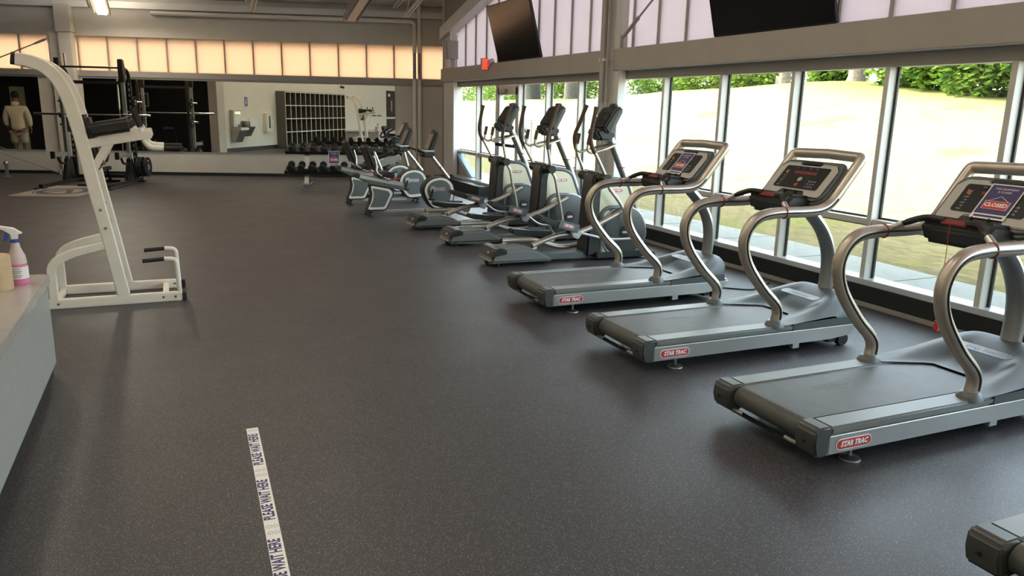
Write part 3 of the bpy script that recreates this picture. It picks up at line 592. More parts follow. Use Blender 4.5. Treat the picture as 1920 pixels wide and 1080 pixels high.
# ------------------------------------------------------------ ellipticals (local x = rear to front, y = 0 on the centre line)
def make_elliptical(phase=0):
    t = thing('elliptical', '', 'elliptical')
    hs = B().prism([(.0, .045), (.0, .10), (.05, .20), (.46, .205), (.60, .17), (.74, .10), (.82, .04)], -.22, .22).done('rear_housing', 'greym', t, bevel=.03, seg=3)
    cp = B().prism([(-.006, .10), (.044, .206), (.12, .222), (.19, .212), (.215, .18), (.20, .135), (.10, .12)], -.226, .226).done('rear_cap', 'blackp', hs, bevel=.02, seg=3)
    B().box(-.012, .0, -.19, .17, .07, .085).done('rear_strip', 'silver', hs, bevel=.003)
    pill(cp, frame3((.006, -.10, .165), (0, -1, 0), (.42, 0, .9)), .05, .02)
    for y in (-.16, .16): B().cyl((.1, y, 0), (.1, y, .06), .025, 10).done('levelling_foot', 'rubber', t)
    B().box(.7, 1.45, -.09, .09, .03, .10).done('base_beam', 'greyp', t, bevel=.01)
    B().prism([(1.4, .03), (1.4, .1), (2.0, .1), (2.17, .05), (2.15, .02)], -.20, .20).done('front_base', 'blackp', t, bevel=.012)
    for y in (-.24, .24): B().cyl((2.16, y - .025, .045), (2.16, y + .025, .045), .045, 14).done('front_wheel', 'rubber', t)
    B().prism([(1.28, .04), (1.30, .5), (1.335, .98), (1.37, 1.07), (1.45, 1.09), (1.51, 1.04), (1.47, .8), (1.46, .04)], -.14, .14).done('column', 'blackp', t, bevel=.03, seg=3)
    for s in (-1, 1):
        y0, y1 = (s * .10, s * .135)
        pn = B().prism([(1.44, .10), (1.45, .99), (1.70, .98), (1.80, .94), (1.86, .86), (2.04, .36), (2.05, .1)], min(y0, y1), max(y0, y1)).done('side_panel', 'cream', t, smooth=False)
        B().tube(fillet([(1.46, s * .12, 1.0), (1.72, s * .12, .985), (1.83, s * .12, .93), (2.06, s * .12, .38)], .07), .026, 8).done('panel_rim', 'greyp', pn)
        B().tube(fillet([(1.475, s * .14, .06), (1.475, s * .14, .59), (1.56, s * .14, .645), (1.86, s * .14, .64), (2.05, s * .14, .5), (2.12, s * .14, .3), (2.02, s * .14, .1)], .08), .028, 8).done('wheel_guard', 'greyp', pn)
        lp = B().prism([(1.49, .09), (1.49, .6), (1.85, .62), (2.04, .48), (2.09, .3), (2.0, .08)], min(s * .136, s * .142), max(s * .136, s * .142)).done('lower_panel', 'cream', pn, smooth=False)
        cx, cz = 1.79, .34
        dk = B().rev([(.30, s * .143), (.30, s * .165), (.27, s * .178), (.08, s * .18)], (cx, 0, cz), 32, 'y').done('crank_disc', 'cap', pn)
        B().ring((cx, s * .15, cz), .315, .013, 'y', 36, 6).done('disc_rim', 'silver', dk)
        B().rev([(.072, s * .18), (.068, s * .192)], (cx, 0, cz), 20, 'y').done('disc_hub', 'blackp', dk)
        if s < 0:
            pill(dk, FRONT(cx, -.194, cz), .085, .03)
            pill(pn, FRONT(1.66, -.137, .85), .20, .05)
    # mast and console
    B().tube([(1.97, 0, .72), (1.86, 0, 1.0), (1.64, 0, 1.44), (1.60, 0, 1.52)], .048, 12).done('mast', 'alud', t)
    B().ring((1.80, 0, 1.12), .05, .007, 'z', 16, 6).done('red_band', 'redband', t)
    cn = B().prism([(1.49, 1.53), (1.435, 1.60), (1.58, 1.815), (1.63, 1.85), (1.675, 1.845), (1.69, 1.80), (1.56, 1.55)], -.18, .18).done('console', 'blackp', t, bevel=.02, seg=3)
    B().prism([(1.50, 1.545), (1.55, 1.555), (1.675, 1.79), (1.66, 1.82), (1.62, 1.80)], -.183, .183).done('console_edge', 'greyp', cn, bevel=.004)
    B().prism([(-.125, .0), (.125, .0), (.125, .19), (.08, .215), (-.08, .215), (-.125, .19)], 0, .006, 'z').done('display', 'disp', cn, smooth=False).matrix_local = frame3((1.436, 0, 1.606), (0, -1, 0), (.56, 0, .83))
    B().prism([(1.35, 1.565), (1.46, 1.60), (1.62, 1.56), (1.62, 1.47), (1.55, 1.44), (1.43, 1.45)], -.13, .13).done('console_tray', 'blackp', t, bevel=.025, seg=3)
    B().box(1.62, 1.685, -.06, .06, 1.82, 1.885).done('reader_cap', 'blackp', cn, bevel=.015)
    for s in (-1, 1):
        y = s * .14
        B().tube(fillet([(1.68, s * .05, 1.40), (1.50, y, 1.355), (1.29, y, 1.30), (1.235, y, 1.34), (1.27, y, 1.52)], .05), .017, 9).done('pulse_bar', 'railm', t)
        B().tube([(1.245, y, 1.40), (1.27, y, 1.525)], .024, 9).done('pulse_grip', 'brown', t)
        # moving arm, foot arm and pedal; the two sides are half a turn apart
        up = s < 0
        Y = s * .275
        back = up != bool(phase)
        top = [(1.43, 1.86), (1.36, 1.68), (1.29, 1.52), (1.285, 1.42), (1.33, 1.27), (1.41, 1.10), (1.44, 1.0)] if (not back and not phase) else [(1.26, 1.84), (1.225, 1.66), (1.20, 1.50), (1.225, 1.38), (1.30, 1.26), (1.41, 1.07), (1.44, 1.0)] if back else [(1.50, 1.87), (1.44, 1.68), (1.375, 1.47), (1.365, 1.36), (1.39, 1.22), (1.42, 1.08), (1.44, 1.0)]
        am = spline([(x, Y, z) for x, z in top], 5)
        B().tube(am, .02, 9).done('handle_arm', 'railm', t)
        B().tube(am[:19], [.032, .028] + [.025] * 17, 9).done('handle_grip', 'brown', t)
        B().cyl((1.43, s * .13, 1.01), (1.43, s * .225, 1.01), .062, 18).done('pivot_boss', 'blackp', t)
        B().cyl((1.43, s * .225, 1.01), (1.43, s * .32, 1.01), .056, 18).done('pivot_cap', 'blackm', t)
        ex, ez = (1.87, .27) if back else (1.64, .25)
        lo = spline([(1.44, Y, .98), (1.50, Y, .88), (1.44 + (ex - 1.44) * .5, Y, .70), (1.44 + (ex - 1.44) * .78, Y, .48), (ex, Y, ez)], 5)
        B().tube(lo, .021, 9).ell(lo[-1], (.034, .034, .034), 10, 8).done('lower_arm', 'railm', t)
        if up:
            rp = [(.52, .235), (.70, .30), (.88, .345), (1.1, .36), (1.38, .45), (1.74, .61)]; ps, ang, lx = Vector((.54, 0, .585)), -.27, 1.10
        else:
            rp = [(.30, .24), (.55, .24), (.76, .225), (1.02, .14), (1.20, .125), (1.42, .15)]; ps, ang, lx = Vector((.44, 0, .345)), -.06, .98
        B().tube(fillet([(ex, Y, ez), (ex - .36, Y, ez + .0), (lx + .02, Y, .37 if up else .27)], .2), .018, 9).done('link_tube', 'alud', t)
        fa = s * .20
        B().tube(spline([(x, fa, z) for x, z in rp], 6), .033, 10).done('ramp_arm', 'railm', t)
        B().cyl((rp[0][0] - .004, fa, rp[0][1]), (rp[0][0] + .003, fa, rp[0][1]), .029, 12).done('tube_plug', 'blackp', t)
        B().prism([(rp[0][0] + .01, .225), (rp[0][0] + .05, .235), (rp[0][0] + .06, .20), (rp[0][0], .195)], fa - .02, fa + .02).done('roller_bracket', 'whitem', t, bevel=.004)
        PM = frame3((ps.x, s * .27, ps.z), (math.cos(ang), 0, math.sin(ang)), (0, 1, 0))
        pd = B().prism([(0, -.03), (0, .025), (.05, .03), (.24, .015), (.54, .015), (.54, -.06), (.26, -.055), (.1, -.05)], -.085, .085).done('pedal', 'blackp', t, bevel=.014); pd.matrix_local = PM
        q = s * .085
        B().box(.25, .53, min(q, q + s * .018), max(q, q + s * .018), -.06, .04).done('pedal_guard', 'greyp', pd, bevel=.008)
        if s < 0: pill(pd, FRONT(.38, -.105, -.008), .15, .042)
        B().prism([(.46, -.05), (.54, -.01), (.63, -.05), (.60, -.13), (.52, -.12)], -.03, .03).done('clevis', 'silver', pd, bevel=.008)
        if up: B().prism([(.92, .36), (1.0, .42), (1.08, .40), (1.10, .35)], fa - .03, fa + .03).done('arm_bracket', 'greyp', t, bevel=.006)
    return t
E3 = make_elliptical(); E3.location = (3.29, 8.29, 0); E3['label'] = 'elliptical trainer nearest the treadmills, with its crank disc in view'
E2 = make_elliptical(1); E2.location = (3.27, 9.72, 0); E2['label'] = ('elliptical trainer in the middle of the three')
E1 = dup(E2, (3.22, 11.16, 0), label='elliptical trainer farthest from the treadmills, next to the bikes')
for x in (E1, E2, E3): x['group'] = 'elliptical trainers by the windows'

# ------------------------------------------------------------ bikes
LEGP = [(.03, .53), (.40, .455), (.455, .38), (.31, .085), (-.035, .085), (.04, .22), (.07, .38)]
HOU = [(.94, .40), (.985, .53), (1.09, .61), (1.27, .645), (1.41, .605), (1.50, .50), (1.52, .34), (1.47, .10), (1.12, .075), (1.0, .24)]
def shrink(poly, k):
    cx = sum(p[0] for p in poly) / len(poly); cy = sum(p[1] for p in poly) / len(poly)
    return [(cx + (x - cx) * k, cy + (y - cy) * k) for x, y in poly]
def rounded(poly, r):
    n = len(poly); out = []
    for i in range(n):
        a, b, c = (Vector((*poly[j % n], 0)) for j in (i - 1, i, i + 1)); u = (a - b); v = (c - b); d = min(r, u.length * .45, v.length * .45)
        p, q = b + u.normalized() * d, b + v.normalized() * d
        for k in range(5): t = k / 4; w = (1 - t) ** 2 * p + 2 * t * (1 - t) * b + t * t * q; out.append((w.x, w.y))
    return out
def layered(t, name, poly, r, hw, m='blackp', k1=.90, k2=.76):
    o = B().prism(rounded(poly, r), -hw, hw).done(name, m, t, bevel=.012)
    for s in (-1, 1):
        a, b = sorted((s * hw, s * (hw + .006))); c, d = sorted((s * (hw + .006), s * (hw + .011)))
        B().prism(rounded(shrink(poly, k1), r * .9), a, b).done('white_trim', 'whitem', o, smooth=False)
        B().prism(rounded(shrink(poly, k2), r * .7), c, d).done('grey_inset', 'greyp', o, smooth=False)
    return o
def crank(t, x, z):
    h = B().rev([(.055, -.125), (.05, -.15)], (x, 0, z), 16, 'y').rev([(.055, .125), (.05, .15)], (x, 0, z), 16, 'y').done('crank_hub', 'silver', t)
    for s, a in ((-1, -1.9), (1, 1.24)):
        q = (x + .17 * math.cos(a), s * .16, z + .17 * math.sin(a))
        B().beam((x, s * .155, z), q, .03, .022, (0, 1, 0)).done('crank_arm', 'blackm', h)
        B().box(q[0] - .05, q[0] + .05, q[1] + s * .02, q[1] + s * .12, q[2] - .015, q[2] + .015).done('pedal', 'blackp', h, bevel=.008)
def bike_console(t, m='tanlab'):
    B().tube([(1.44, 0, .60), (1.10, 0, 1.02)], .03, 10).done('mast', 'railm', t)
    B().ring((1.29, 0, .785), .033, .005, 'x', 14, 6).done('mast_collar', 'blackp', t)
    p = B().prism([(.92, 1.03), (.96, 1.075), (1.16, 1.06), (1.14, .97), (1.0, .955), (.94, .98)], -.16, .16).done('console_pod', 'blackp', t, bevel=.025, seg=3)
    B().box(.92, 1.14, -.17, .17, 1.06, 1.085).done('pod_lip', 'silver', p, bevel=.01)
    s = B().prism([(1.03, 1.08), (1.15, 1.37), (1.18, 1.40), (1.21, 1.38), (1.21, 1.33), (1.12, 1.06)], -.15, .15).done('screen_housing', 'blackp', t, bevel=.02)
    B().prism(rrect(-.115, .115, 0, .27, .02), 0, .005, 'z').done('screen_face', m, s, smooth=False).matrix_local = frame3((1.036, 0, 1.10), (0, -1, 0), (.38, 0, .92))
    B().cyl((1.165, 0, 1.39), (1.18, 0, 1.42), .03, 10).done('reader_cap', 'blackp', s)
def make_recumbent():
    t = thing('recumbent_bike', '', 'bike')
    layered(t, 'rear_leg', LEGP, .05, .09, k1=.9, k2=.72)
    rl = B().prism([(-.17, .64), (-.155, .70), (.62, .545), (.62, .475)], -.085, .085).done('seat_rail', 'alu', t, bevel=.012)
    B().prism([(-.175, .63), (-.16, .66), (.62, .49), (.62, .41), (.05, .52)], -.07, .07).done('rail_cover', 'greyp', t, bevel=.015)
    B().cyl((-.165, -.086, .672), (-.165, .086, .672), .045, 14).done('rail_end', 'blackp', t)
    B().prism([(-.13, .688), (-.13, .694), (.58, .556), (.58, .55)], -.088, -.084).done('rail_slot', 'blackm', rl, smooth=False)
    B().box(.27, 1.12, -.04, .04, .045, .085).done('base_tube', 'silver', t, bevel=.006)
    ho = layered(t, 'front_housing', HOU, .11, .11, k1=.92, k2=.76)
    B().box(1.14, 1.34, -.124, -.121, .40, .455).done('name_strip', 'silver', ho, smooth=False); text('STAR TRAC', .034, 'red', ho, FRONT(1.26, -.1255, .4275), shear=.2)
    crank(t, 1.11, .43)
    bike_console(t)
    bk = B().box(-.04, .04, -.2, .2, 0, .44).done('backrest', 'padm', t, bevel=.035, seg=3); bk.matrix_local = frame3((.115, 0, .76), (.93, 0, .36), (0, 1, 0))
    for s in (-1, 1): B().tube(fillet([(.10, s * .15, 1.0), (.14, s * .16, .86), (.13, s * .19, .72), (.34, s * .2, .60)], .05), .014, 8).done('seat_frame', 'silver', t)
    B().prism([(.13, .66), (.16, .725), (.30, .74), (.44, .715), (.475, .67), (.40, .635), (.2, .63)], -.2, .2).done('seat', 'padm', t, bevel=.03, seg=3)
    for s in (-1, 1): B().tube(fillet([(.2, s * .15, .66), (.28, s * .29, .68), (.44, s * .3, .75)], .06), .014, 8).done('side_handle', 'blackm', t)
    B().tube([(.30, -.215, .595), (.52, -.22, .63)], .010, 7).done('red_lever', 'red', t)
    for s in (-1, 1): B().tube(fillet([(1.06, s * .13, 1.02), (.86, s * .2, 1.09), (.78, s * .21, 1.12), (.80, s * .21, 1.06)], .05), .014, 8).done('handlebar', 'blackm', t)
    for x in (.02, 1.3):
        for y in (-.13, .13): B().rev([(.05, 0), (.05, .012), (.015, .02), (.015, .09)], (x, y, 0), 12).done('levelling_foot', 'rubber', t)
        B().box(x - .03, x + .03, -.16, .16, .06, .09).done('cross_foot', 'blackm', t, bevel=.006)
    return t
B2 = make_recumbent(); B2.location = (2.935, 12.76, 0); B2['label'] = 'recumbent bike nearer the ellipticals, black backrest and red lever'
B1 = dup(B2, (2.96, 14.40, 0), label='recumbent bike behind the nearer one, beside the dumbbell rack')
for x in (B1, B2): x['group'] = 'recumbent bikes'
t = thing('upright_bike', 'upright bike behind the recumbents with curved black handlebars', 'bike', (3.02, 15.6, 0))
layered(t, 'front_housing', HOU, .11, .11, k1=.92, k2=.76); crank(t, 1.11, .43)
B().tube([(1.44, 0, .60), (1.30, 0, 1.12)], .03, 10).done('mast', 'railm', t)
p = B().prism([(1.10, 1.10), (1.12, 1.17), (1.34, 1.2), (1.36, 1.1), (1.2, 1.05)], -.13, .13).done('console_pod', 'blackp', t, bevel=.025)
p = B().prism([(1.22, 1.18), (1.38, 1.48), (1.43, 1.48), (1.42, 1.40), (1.32, 1.16)], -.14, .14).done('screen_housing', 'blackp', t, bevel=.02)
B().prism(rrect(-.1, .1, 0, .24, .02), 0, .005, 'z').done('screen_face', 'greyl', p, smooth=False).matrix_local = frame3((1.235, 0, 1.22), (0, -1, 0), (.47, 0, .88))
for s in (-1, 1): B().tube(fillet([(1.25, s * .1, 1.14), (1.1, s * .2, 1.2), (.92, s * .22, 1.16), (.95, s * .22, 1.26), (1.12, s * .2, 1.36)], .05), .018, 8).done('handlebar', 'blackm', t)
B().tube([(.98, 0, .3), (.72, 0, .92)], .032, 10).done('seat_post', 'railm', t)
B().prism([(.50, .90), (.52, .98), (.70, .97), (.88, .95), (.88, .91), (.7, .90)], -.11, .11).done('saddle', 'padm', t, bevel=.03)
B().box(.55, 1.3, -.05, .05, .03, .08).done('base_beam', 'silver', t, bevel=.008)
for x in (.55, 1.35): B().box(x - .03, x + .03, -.25, .25, 0, .05).done('cross_foot', 'blackm', t, bevel=.01)
# ------------------------------------------------------------ white dip and knee-raise tower (local x to the right, y away from the camera)
t = thing('dip_tower', 'tall white knee raise and dip tower with black pads and handles', 'exercise tower', (0, 7.59, 0))
VW = .56
POST = [(-.485, .09), (-.555, .55), (-.62, .95), (-.69, 1.42), (-.735, 1.68), (-.78, 1.85), (-.84, 1.975), (-.92, 2.053), (-1.015, 2.092), (-1.11, 2.106)]
for y in (0, VW):
    n = 'near' if y == 0 else 'far'
    br = B().box(-1.08, 0, y - .028, y + .028, .0, .085).done('base_rail', 'whitem', t, bevel=.008)
    for x in (-1.0, -.16, -.06): B().cyl((x, y - .034, .045), (x, y + .034, .045), .011, 8).done('bolt', 'chrome', br)
    for x in (0, -1.1): B().box(x, x + (.035 if x == 0 else .02), y - .03, y + .03, 0, .075).done('rubber_end', 'rubber', br, bevel=.006)
    ps = B().tube([(x, y, z) for x, z in spline([Vector((a, 0, b)) for a, b in POST], 5) and [(p.x, p.z) for p in spline([Vector((a, 0, b)) for a, b in POST], 5)]], .05, sq=(.03, .052, .008)).done('post', 'whitem', t)
    B().tube([(-1.112, y, 2.106), (-1.14, y, 2.111)], .05, sq=(.028, .05, .02)).done('post_end', 'rubber', ps)
    for x, z in ((-.50, 1.16), (-.478, 1.06)): pass
    for x, z in ((-.603, .86), (-.576, .70)): B().cyl((x, y - .036, z), (x, y - .03, z), .013, 10).done('bolt', 'chrome', ps)
    B().tube(fillet([(-1.03, y, .08), (-1.03, y, .40), (-.88, y, .48), (-.58, y, .55)], [0, .12, .14, 0], 6), .036, sq=(.025, .036, .006)).done('rear_brace', 'whitem', t)
    am = B().beam((-.66, y, 1.425), (-.15, y, 1.515), .05, .075).done('arm', 'whitem', t, bevel=.006)
    B().beam((-.63, y, 1.20), (-.50, y, 1.43), .045, .06).done('arm_brace', 'whitem', t, bevel=.006)
    B().beam((-.34, y, 1.535), (-.25, y, 1.55), .05, .05).done('grip_block', 'whitem', am, bevel=.005)
    pd = B().box(-.175, .175, -.065, .065, -.058, .058).done('arm_pad', 'padm', t, bevel=.028, seg=3); pd.matrix_local = frame3((-.47, y + .01, 1.565), (.985, 0, .172), (0, 1, 0))
    B().tube(fillet([(-.235, y, 1.56), (-.215, y, 1.46), (-.175, y, 1.395), (-.06, y, 1.39)], .06), .026, 10).done('dip_bar', 'whitem', t)
    B().cyl((-.06, y, 1.39), (.10, y, 1.39), .019, 10).done('dip_grip', 'rubber', t)
    B().cyl((-.24, y, 1.57), (-.29, y, 1.73), .019, 10).done('upright_grip', 'rubber', t)
    hb = B().tube(fillet([(-.02, y, .08), (-.03, y, .39), (-.13, y, .395)], .10, 6), .021, 10).done('push_up_bar', 'whitem', t)
    B().cyl((-.13, y, .395), (-.31, y, .385), .019, 10).done('push_up_grip', 'rubber', hb)
for x, m in ((-.14, 'whitem'), (-1.02, 'whitem')): B().box(x - .025, x + .025, .03, VW - .03, .015, .06).done('cross_bar', m, t, bevel=.005)
B().beam((-.735, .03, 1.66), (-.735, VW - .03, 1.66), .04, .04).done('cross_bar', 'whitem', t, bevel=.005)
bp = B().box(-.045, .045, -.16, .16, -.24, .24).done('back_pad', 'padm', t, bevel=.03, seg=3); bp.matrix_local = frame3((-.645, VW / 2, 1.43), (.98, 0, .17), (0, 1, 0))

# ------------------------------------------------------------ counter and what stands on it
t = thing('service_counter', 'grey laminate service counter at the left edge of the frame', 'counter', (-.79, 5.7, 0))
CT = [(.0, 0), (-1.6, .28), (-1.6, -6.7), (0, -6.7)]
B().prism([(0, .02), (-1.5, .28), (-1.5, -6.7), (0, -6.7)], .618, .679, 'z').done('worktop', 'lamt', t, bevel=.004)
B().prism([(-.012, -.02), (-1.45, .22), (-1.45, -6.7), (-.012, -6.7)], .09, .617, 'z').done('front_panel', 'lam', t, smooth=False)
B().prism([(-.03, -.05), (-1.4, .18), (-1.4, -6.7), (-.03, -6.7)], 0, .09, 'z').done('toe_kick', 'blk', t, smooth=False)
t = thing('spray_bottle', 'clear spray bottle half full of pink liquid with blue trigger', 'bottle', (-.915, 5.46, .68))
B().rev([(.050, .0), (.053, .008), (.053, .05), (.0515, .12), (.051, .128)], n=20).done('liquid', 'pink', t)
B().rev([(.0515, .1285), (.050, .15), (.047, .175), (.036, .20), (.027, .225), (.022, .255), (.021, .262)], n=20).done('bottle_shoulder', 'bott', t)
B().rev([(.0545, .038), (.0545, .112), (.0535, .112), (.0535, .038)], n=20).done('paper_label', 'white', t)
for k, z in enumerate((.10, .085, .075, .06, .05)): B().box(-.03, .02 + .006 * (k % 2), -.0555, -.0548, z, z + .004).done('label_line', 'tapeline', t, smooth=False)
B().rev([(.026, .260), (.026, .278), (.022, .280)], n=16).done('neck_ring', 'blue', t)
B().prism([(-.016, .278), (-.018, .31), (-.05, .335), (-.085, .352), (-.082, .365), (-.045, .358), (.0, .348), (.03, .325), (.044, .318), (.044, .312), (.02, .308), (.018, .278)], -.014, .014).done('spray_head', 'white', t, bevel=.006)
B().prism([(-.04, .34), (-.025, .315), (-.035, .29), (-.05, .265), (-.058, .268), (-.052, .30)], -.008, .008).done('trigger', 'blue', t, bevel=.003)
B().cyl((-.083, 0, .358), (-.10, 0, .365), .009, 8).done('nozzle', 'white', t)
t = thing('paper_roll', 'brown kraft paper towel roll standing on the counter', 'paper roll', (-1.015, 5.33, .679))
B().rev([(.088, 0), (.09, .004), (.088, .20), (.084, .207), (.026, .207), (.024, .16)], n=28).done('paper_sheet', 'kraft', t)
B().rev([(.0245, .15), (.0245, .208), (.020, .208), (.020, .15)], n=16).done('core', 'tan', t)

# ------------------------------------------------------------ printed floor tape
t = thing('floor_tape', 'white floor tape repeating PLEASE WAIT HERE in navy capitals', 'tape', (.309, 4.316, 0), math.radians(-1.15))
tp = B().box(-.0315, .0315, -2.3, 0, 0, .0012).done('tape_strip', 'tape', t, smooth=False)
def arrows(y):
    b = B()
    for dy in (0, -.055):
        for x0 in (-.014, .014):
            P = [(x0 + .012, y + dy - .008), (x0 + .0, y + dy - .008), (x0 + .0, y + dy - .014), (x0 - .012, y + dy), (x0, y + dy + .014), (x0, y + dy + .008), (x0 + .012, y + dy + .008), (x0 + .012, y + dy - .008)]
            for p, q in zip(P, P[1:]): b.beam((*p, .0016), (*q, .0016), .0016, .0004)
    o = b.done('arrow_print', 'tapeline', tp, smooth=False); o['kind'] = 'stuff'
TS = .068
for yt, yb in ((-.08, -.503), (-.657, -1.074), (-1.227, -1.64), (-1.80, -2.21)):
    me = text('PLEASE WAIT HERE', TS, 'navy', tp, frame3((-.001, (yt + yb) / 2, .0014), (0, 1, 0), (-1, 0, 0)), sx=.69, ext=.0001, bold=.0022)
for y in (-.035, -.555, -1.125, -1.69): arrows(y)

# ------------------------------------------------------------ dumbbell rack against the mirror wall (local x to the right, y towards the wall)
RZ = math.radians(-18)
RK = thing('dumbbell_rack', 'two-tier black dumbbell rack on steel legs below the mirror', 'rack', (2.37, 18.30, 0), RZ)
RL = 2.62
for x in (.47, 2.15):
    l = B().prism([(-.28, 0), (-.28, .03), (.30, .03), (.30, 0)], x - .09, x + .09, 'x').done('foot_plate', 'alud', RK, bevel=.006)
    B().beam((x, -.12, .02), (x, .10, .74), .10, .05).beam((x, .22, .02), (x, .10, .5), .08, .04).done('upright', 'alud', RK, bevel=.006)
for nme, y, z in (('lower_tray', -.09, .345), ('upper_tray', .12, .775)):
    B().box(0, RL, -.15, .17, -.04, .0).box(0, RL, -.165, -.15, -.045, .025).done(nme, 'blackm', RK, bevel=.006).matrix_local = frame3((0, y, z), (1, 0, 0), (0, .95, .31))
def dumbbell(r):
    d = thing('dumbbell', '', 'dumbbell', group=None)
    B().cyl((0, -.10, 0), (0, .10, 0), .017, 10).done('handle', 'chrome', d)
    for s in (-1, 1):
        B().rev([(r * .85, s * .055), (r, s * .068), (r, s * .125), (r * .82, s * .14), (r * .3, s * .142)], (0, 0, 0), 14, 'y').done('head', 'rubber', d)
    return d
ORD = ('first', 'second', 'third', 'fourth', 'fifth', 'sixth', 'seventh', 'eighth', 'ninth', 'tenth', 'eleventh')
protos = {}
RM = Matrix.Translation(RK.location) @ Matrix.Rotation(RZ, 4, 'Z')
for tier, y, z, r in (('lower', -.09, .345, .078), ('upper', .12, .775, .062)):
    for k in range(11):
        if r not in protos: protos[r] = d = dumbbell(r)
        else: d = dup(protos[r], (0, 0, 0))
        d.matrix_world = RM @ frame3((.13 + .236 * k, y, z), (1, 0, 0), (0, .95, .31)) @ Matrix.Translation((0, .01, r + .001))
        d['label'] = 'black dumbbell on the %s tray of the rack, %s from its left end' % (tier, ORD[k]); d['group'] = 'dumbbells on the rack'
m = RM @ frame3((1.12, -.30, .625), (1, 0, 0), (0, .15, 1)); sheet(m, .235, .32, 'closed sign hanging on the front of the dumbbell rack')
# adjustable bench in front of the rack
t = thing('weight_bench', 'adjustable weight bench with silver sloping frame by the dumbbell rack', 'bench', (4.05, 16.75, 0), RZ)
B().beam((-.55, 0, .30), (.55, 0, .72), .09, .13).done('sloping_frame', 'silver', t, bevel=.01)
B().box(-.35, .35, -.13, .13, 0, .07).done('back_pad', 'padm', t, bevel=.025).matrix_local = frame3((.1, 0, .66), (.93, 0, .36), (0, 1, 0))
for x in (-.5, .45): B().beam((x, 0, .02), (x * .9, 0, .42 + .2 * (x > 0)), .06, .06, (0, 1, 0)).box(x - .03, x + .03, -.28, .28, 0, .05).done('leg', 'silver', t, bevel=.006)

# ------------------------------------------------------------ half rack at the left (local x to the right, y towards the mirror)
HX, HY = -1.46, 19.14
HM = Matrix.Translation((HX, HY, 0)) @ Matrix.Rotation(RZ, 4, 'Z')
H = thing('power_rack', 'black and grey power rack in front of the dark mirrors', 'rack', (HX, HY, 0), RZ)
for s in (-1, 1):
    x = s * .64
    bs = B().box(x - .04, x + .04, -1.3, .62, .03, .10).done('base_rail', 'blackm', H, bevel=.008)
    for k in range(8): B().cyl((x - .045, -1.2 + .2 * k, .07), (x + .045, -1.2 + .2 * k, .07), .012, 8).done('bolt', 'chrome', bs)
    B().prism([(-.28, .1), (.25, .1), (.10, .55), (-.08, .55)], x - .035, x + .035, 'x').done('gusset', 'blackm', H, bevel=.006)
    B().box(x - .035, x + .035, -.04, .04, .1, 2.38).done('front_upright', 'alud', H, bevel=.006)
    ru = B().box(x - .035, x + .035, .32, .40, .1, 2.2).done('rear_upright', 'blackm', H, bevel=.006)
    B().tube(fillet([(x, .36, 2.1), (x, .34, 2.40), (x, .05, 2.46)], .2, 6), .04, 8).done('top_bend', 'blackm', H)
    B().prism([(-.06, 2.16), (.05, 2.16), (.09, 2.40), (.03, 2.63), (-.08, 2.64), (-.10, 2.42)], x - .05, x + .05, 'x').done('head_plate', 'blackm', H, bevel=.012)
    b = B()
    for k in range(14): b.box(x - .005, x + .012, .30, .325, .55 + .12 * k, .60 + .12 * k)
    o = b.done('hole_strip', 'silver', ru, smooth=False); o['kind'] = 'stuff'
    B().box(x - .035, x + .035, -.62, -.05, .60, .68).done('spotter_arm', 'alud', H, bevel=.008)
    B().box(x - .04, x + .04, -.68, -.62, .57, .72).done('arm_stop', 'blackm', H, bevel=.008)
    B().tube(fillet([(x, -.45, .60), (x, -.38, .48), (x, -.05, .42)], .08), .025, 8).done('arm_brace', 'blackm', H)
    B().prism([(-.14, 1.40), (-.05, 1.43), (-.05, 1.52), (-.12, 1.47), (-.15, 1.50)], x - .03, x + .03, 'x').done('bar_hook', 'blackm', H, bevel=.006)
    for z in (.35, 1.25, 1.75): B().cyl((x + s * .035, .36, z), (x + s * .24, .36, z), .025, 10).done('plate_peg', 'chrome', H)
    B().box(x - .1, x + .1, -1.38, -1.22, 0, .03).box(x - .1, x + .1, .5, .65, 0, .03).done('foot_plate', 'blackm', H, bevel=.006)
B().cyl((-.64, -.02, 2.46), (.64, -.02, 2.46), .022, 10).done('pull_up_bar', 'blackm', H)
B().box(-.62, .62, .33, .39, .1, .17).box(-.62, .62, .33, .39, 2.12, 2.19).done('cross_member', 'blackm', H, bevel=.006)
def onrack(o, p, rot=None): o.matrix_world = HM @ Matrix.Translation(p) @ (rot or Matrix.Identity(4)); return o
def plate(rr, th, p, label, mk=True):
    o = thing('weight_plate', label, 'weight plate', group='weight plates on the power rack')
    B().rev([(rr * .97, -th / 2), (rr, -th / 2 + .006), (rr, th / 2 - .006), (rr * .97, th / 2), (rr * .85, th / 2), (rr * .8, th / 2 - .008), (rr * .3, th / 2 - .008), (rr * .25, th / 2), (.03, th / 2)], (0, 0, 0), 26, 'x').done('rubber_disc', 'rubber', o)
    B().rev([(.05, th / 2), (.05, th / 2 + .004)], (0, 0, 0), 14, 'x').done('hub_ring', 'chrome', o)
    if mk:
        for a in (.62, .2, -.25): B().box(th / 2 - .006, th / 2 - .001, -.05, .05, rr * a - .015, rr * a + .018).done('number_print', 'tapeline', o, smooth=False)
    return onrack(o, p)
plate(.22, .05, (.715, .36, .35), 'black plate on the right low peg, innermost')
plate(.22, .05, (.775, .36, .35), 'black plate on the right low peg, second from the post')
plate(.215, .05, (.88, .36, .35), 'black plate on the right low peg, outermost with pale markings')
plate(.21, .05, (-.72, .36, .35), 'black plate on the left low peg of the rack', False)
plate(.16, .04, (.72, .36, 1.25), 'small black plate on the right middle peg', False)
plate(.13, .035, (.72, .36, 1.75), 'small black plate on the right upper peg', False)
plate(.16, .04, (-.72, .36, 1.25), 'small black plate on the left middle peg', False)
